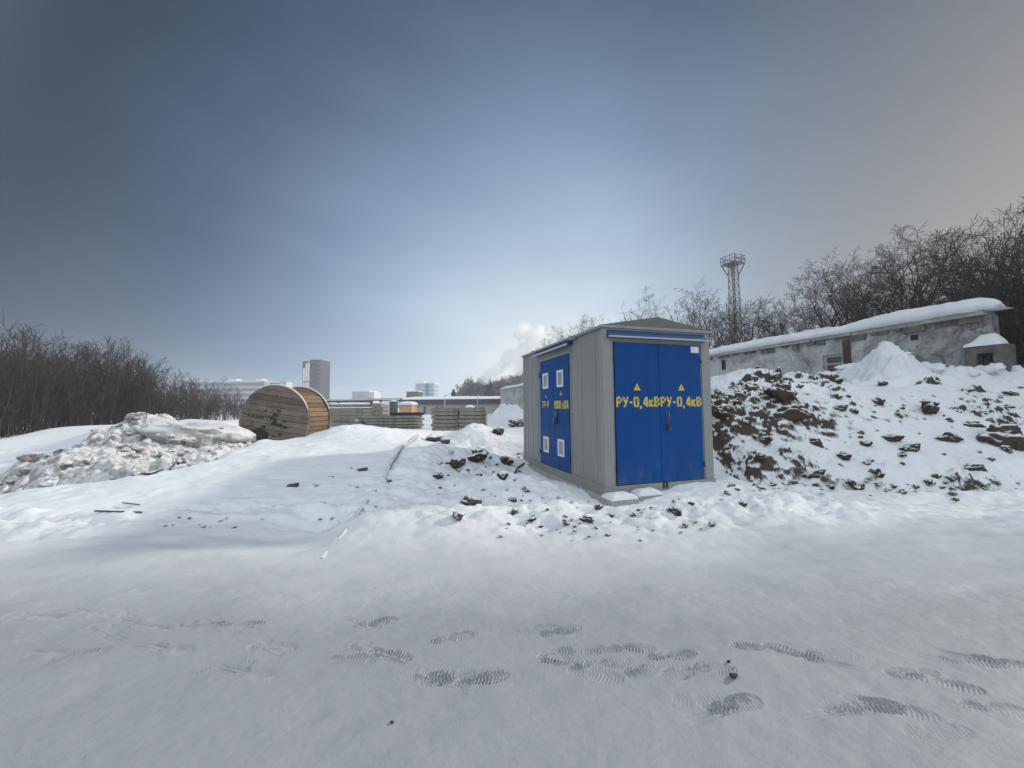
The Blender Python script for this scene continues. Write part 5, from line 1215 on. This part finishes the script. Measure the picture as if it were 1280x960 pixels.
    for i in range(34):
        px = 574 + (i % 17) * 5.2 + rn.uniform(-2, 2); d = 150 + (i // 17) * 14 + rn.uniform(-5, 5); py = np.interp(px, [574, 585, 600, 625, 645, 660], [488, 474, 473, 476, 466, 460]) + rn.uniform(0, 7); p = at(px, py, d)
        place_tree('frosted_tree', FAR[i % 3], (p[0], d, 0), p[2] / 9.6, rn.uniform(0, 6.28), 'pale frosted bare tree in the far wood behind the warehouse', 'tree', 'frosted trees behind the warehouse', fm)
    for px, py, lab in ((612, 473, 'dark pine rising among the pale frosted trees behind the warehouse'), (567, 487, 'small dark conifer at the left end of the far frosted wood')):
        d = 140; p = at(px, py, d); H = p[2]; t = thing('pine_tree', lab, 'tree', (p[0], d, 0)); m = MB(); m.tube([(0, 0, -.3), (0, 0, H * .95)], [.28, .05], 6); m.build('trunk', M['bark'], t)
        m = MB(); r2 = random.Random(int(px))
        for k in range(900):
            f = r2.random() ** .8; z = H * (.28 + .72 * f); rad = H * .24 * (1 - f) ** .75 * (.35 + .65 * r2.random()) * (.8 + .3 * math.sin(z * 2.3)); a = r2.uniform(0, 6.28); c = Vector((math.cos(a) * rad, math.sin(a) * rad, z)); s = .45
            u = Vector((r2.gauss(0, 1), r2.gauss(0, 1), r2.gauss(0, .4))).normalized() * s; w = Vector((r2.gauss(0, 1), r2.gauss(0, 1), r2.gauss(0, .4))).normalized() * s * .6
            m.add([c - u, c + w, c + u, c - w], [(0, 1, 2, 3)])
        m.build('crown', M['needle'], t, recalc=False)
    # the far tree line on the horizon
    m = MB(); r2 = random.Random(9)
    for k in range(500):
        px = r2.uniform(200, 660); d = 520 + r2.uniform(-15, 15); p = at(px, 505, d); h = 6 + 5 * (vnoise(px * .05, 0.3, 4) + .5) + r2.uniform(-1.5, 1.5); w = r2.uniform(1.5, 3)
        m.tube([(p[0], d, -.5), (p[0], d, h * .5), (p[0], d, h)], [w * .6, w, .2], 5)
    tag(m.build('treeline', M['frost']), 'far pale tree line along the horizon', kind='stuff')
SIDE_TREES = [(18.6, 7.0, 6), (19.6, 8.6, 6.4), (18.9, 10.0, 6.2), (19.9, 11.6, 6.4), (19.4, 12.8, 6.6), (20.6, 14.6, 8.6), (21.4, 7.8, 6.2), (21.8, 9.6, 6.4), (21.9, 12.0, 6.8), (22.6, 14.9, 9), (23.6, 16.6, 9), (23.5, 5.6, 6.5), (24.2, 8.6, 6.5)]
build_trees()

# ------------------------------------------------------------------ steam
def build_steam():
    d = 130; bm = bmesh.new(); rn = random.Random(5)
    for px, py, rp in ((654, 409, 8), (656, 418, 10), (668, 417, 9), (680, 421, 10), (670, 430, 14), (688, 435, 14), (652, 436, 12), (640, 446, 11), (628, 456, 9), (616, 464, 8), (604, 471, 7), (672, 448, 14), (648, 458, 10)):
        for k in range(3):
            p = at(px + rn.uniform(-.4, .4) * rp, py + rn.uniform(-.4, .4) * rp, d + rn.uniform(-3, 3)); r = rp * d / FPX * rn.uniform(.55, .95)
            bmesh.ops.create_icosphere(bm, subdivisions=3, radius=r, matrix=Matrix.Translation(p))
    me = bpy.data.meshes.new('steam_cloud'); bm.to_mesh(me); bm.free()
    o = bpy.data.objects.new('steam_cloud', me); COL.objects.link(o)
    rm = o.modifiers.new('r', 'REMESH'); rm.mode = 'VOXEL'; rm.voxel_size = 0.6
    bpy.context.view_layer.update(); me2 = bpy.data.meshes.new_from_object(o.evaluated_get(bpy.context.evaluated_depsgraph_get())); o.modifiers.clear(); o.data = me2
    co = np.empty(len(me2.vertices) * 3, np.float32); me2.vertices.foreach_get('co', co); co = co.reshape(-1, 3); no = np.empty_like(co.ravel()); me2.vertices.foreach_get('normal', no); no = no.reshape(-1, 3)
    k = fbm(co[:, 0] * .45 + co[:, 1] * .27, co[:, 2] * .45 + co[:, 1] * .23, 3, 5, .6); co += no * (k * 2.2)[:, None]; me2.vertices.foreach_set('co', co.ravel()); me2.update()
    m = bpy.data.materials.new('steam'); m.use_nodes = True; t = m.node_tree; t.nodes.clear(); ou = t.nodes.new('ShaderNodeOutputMaterial'); p = t.nodes.new('ShaderNodeVolumePrincipled')
    p.inputs['Color'].default_value = (.98, .98, .98, 1); p.inputs['Anisotropy'].default_value = .3
    n = noise(t, 0.28, 6, 0.62, objvec(t, world=True), 0.5); t.links.new(_ramp(t, n, [(0.32, 0.0), (0.72, 0.75)]), p.inputs['Density'])
    t.links.new(p.outputs[0], ou.inputs['Volume']); me2.materials.append(m)
    tag(o, 'white plume of steam drifting behind the kiosk roof', 'steam', kind='stuff')
build_steam()
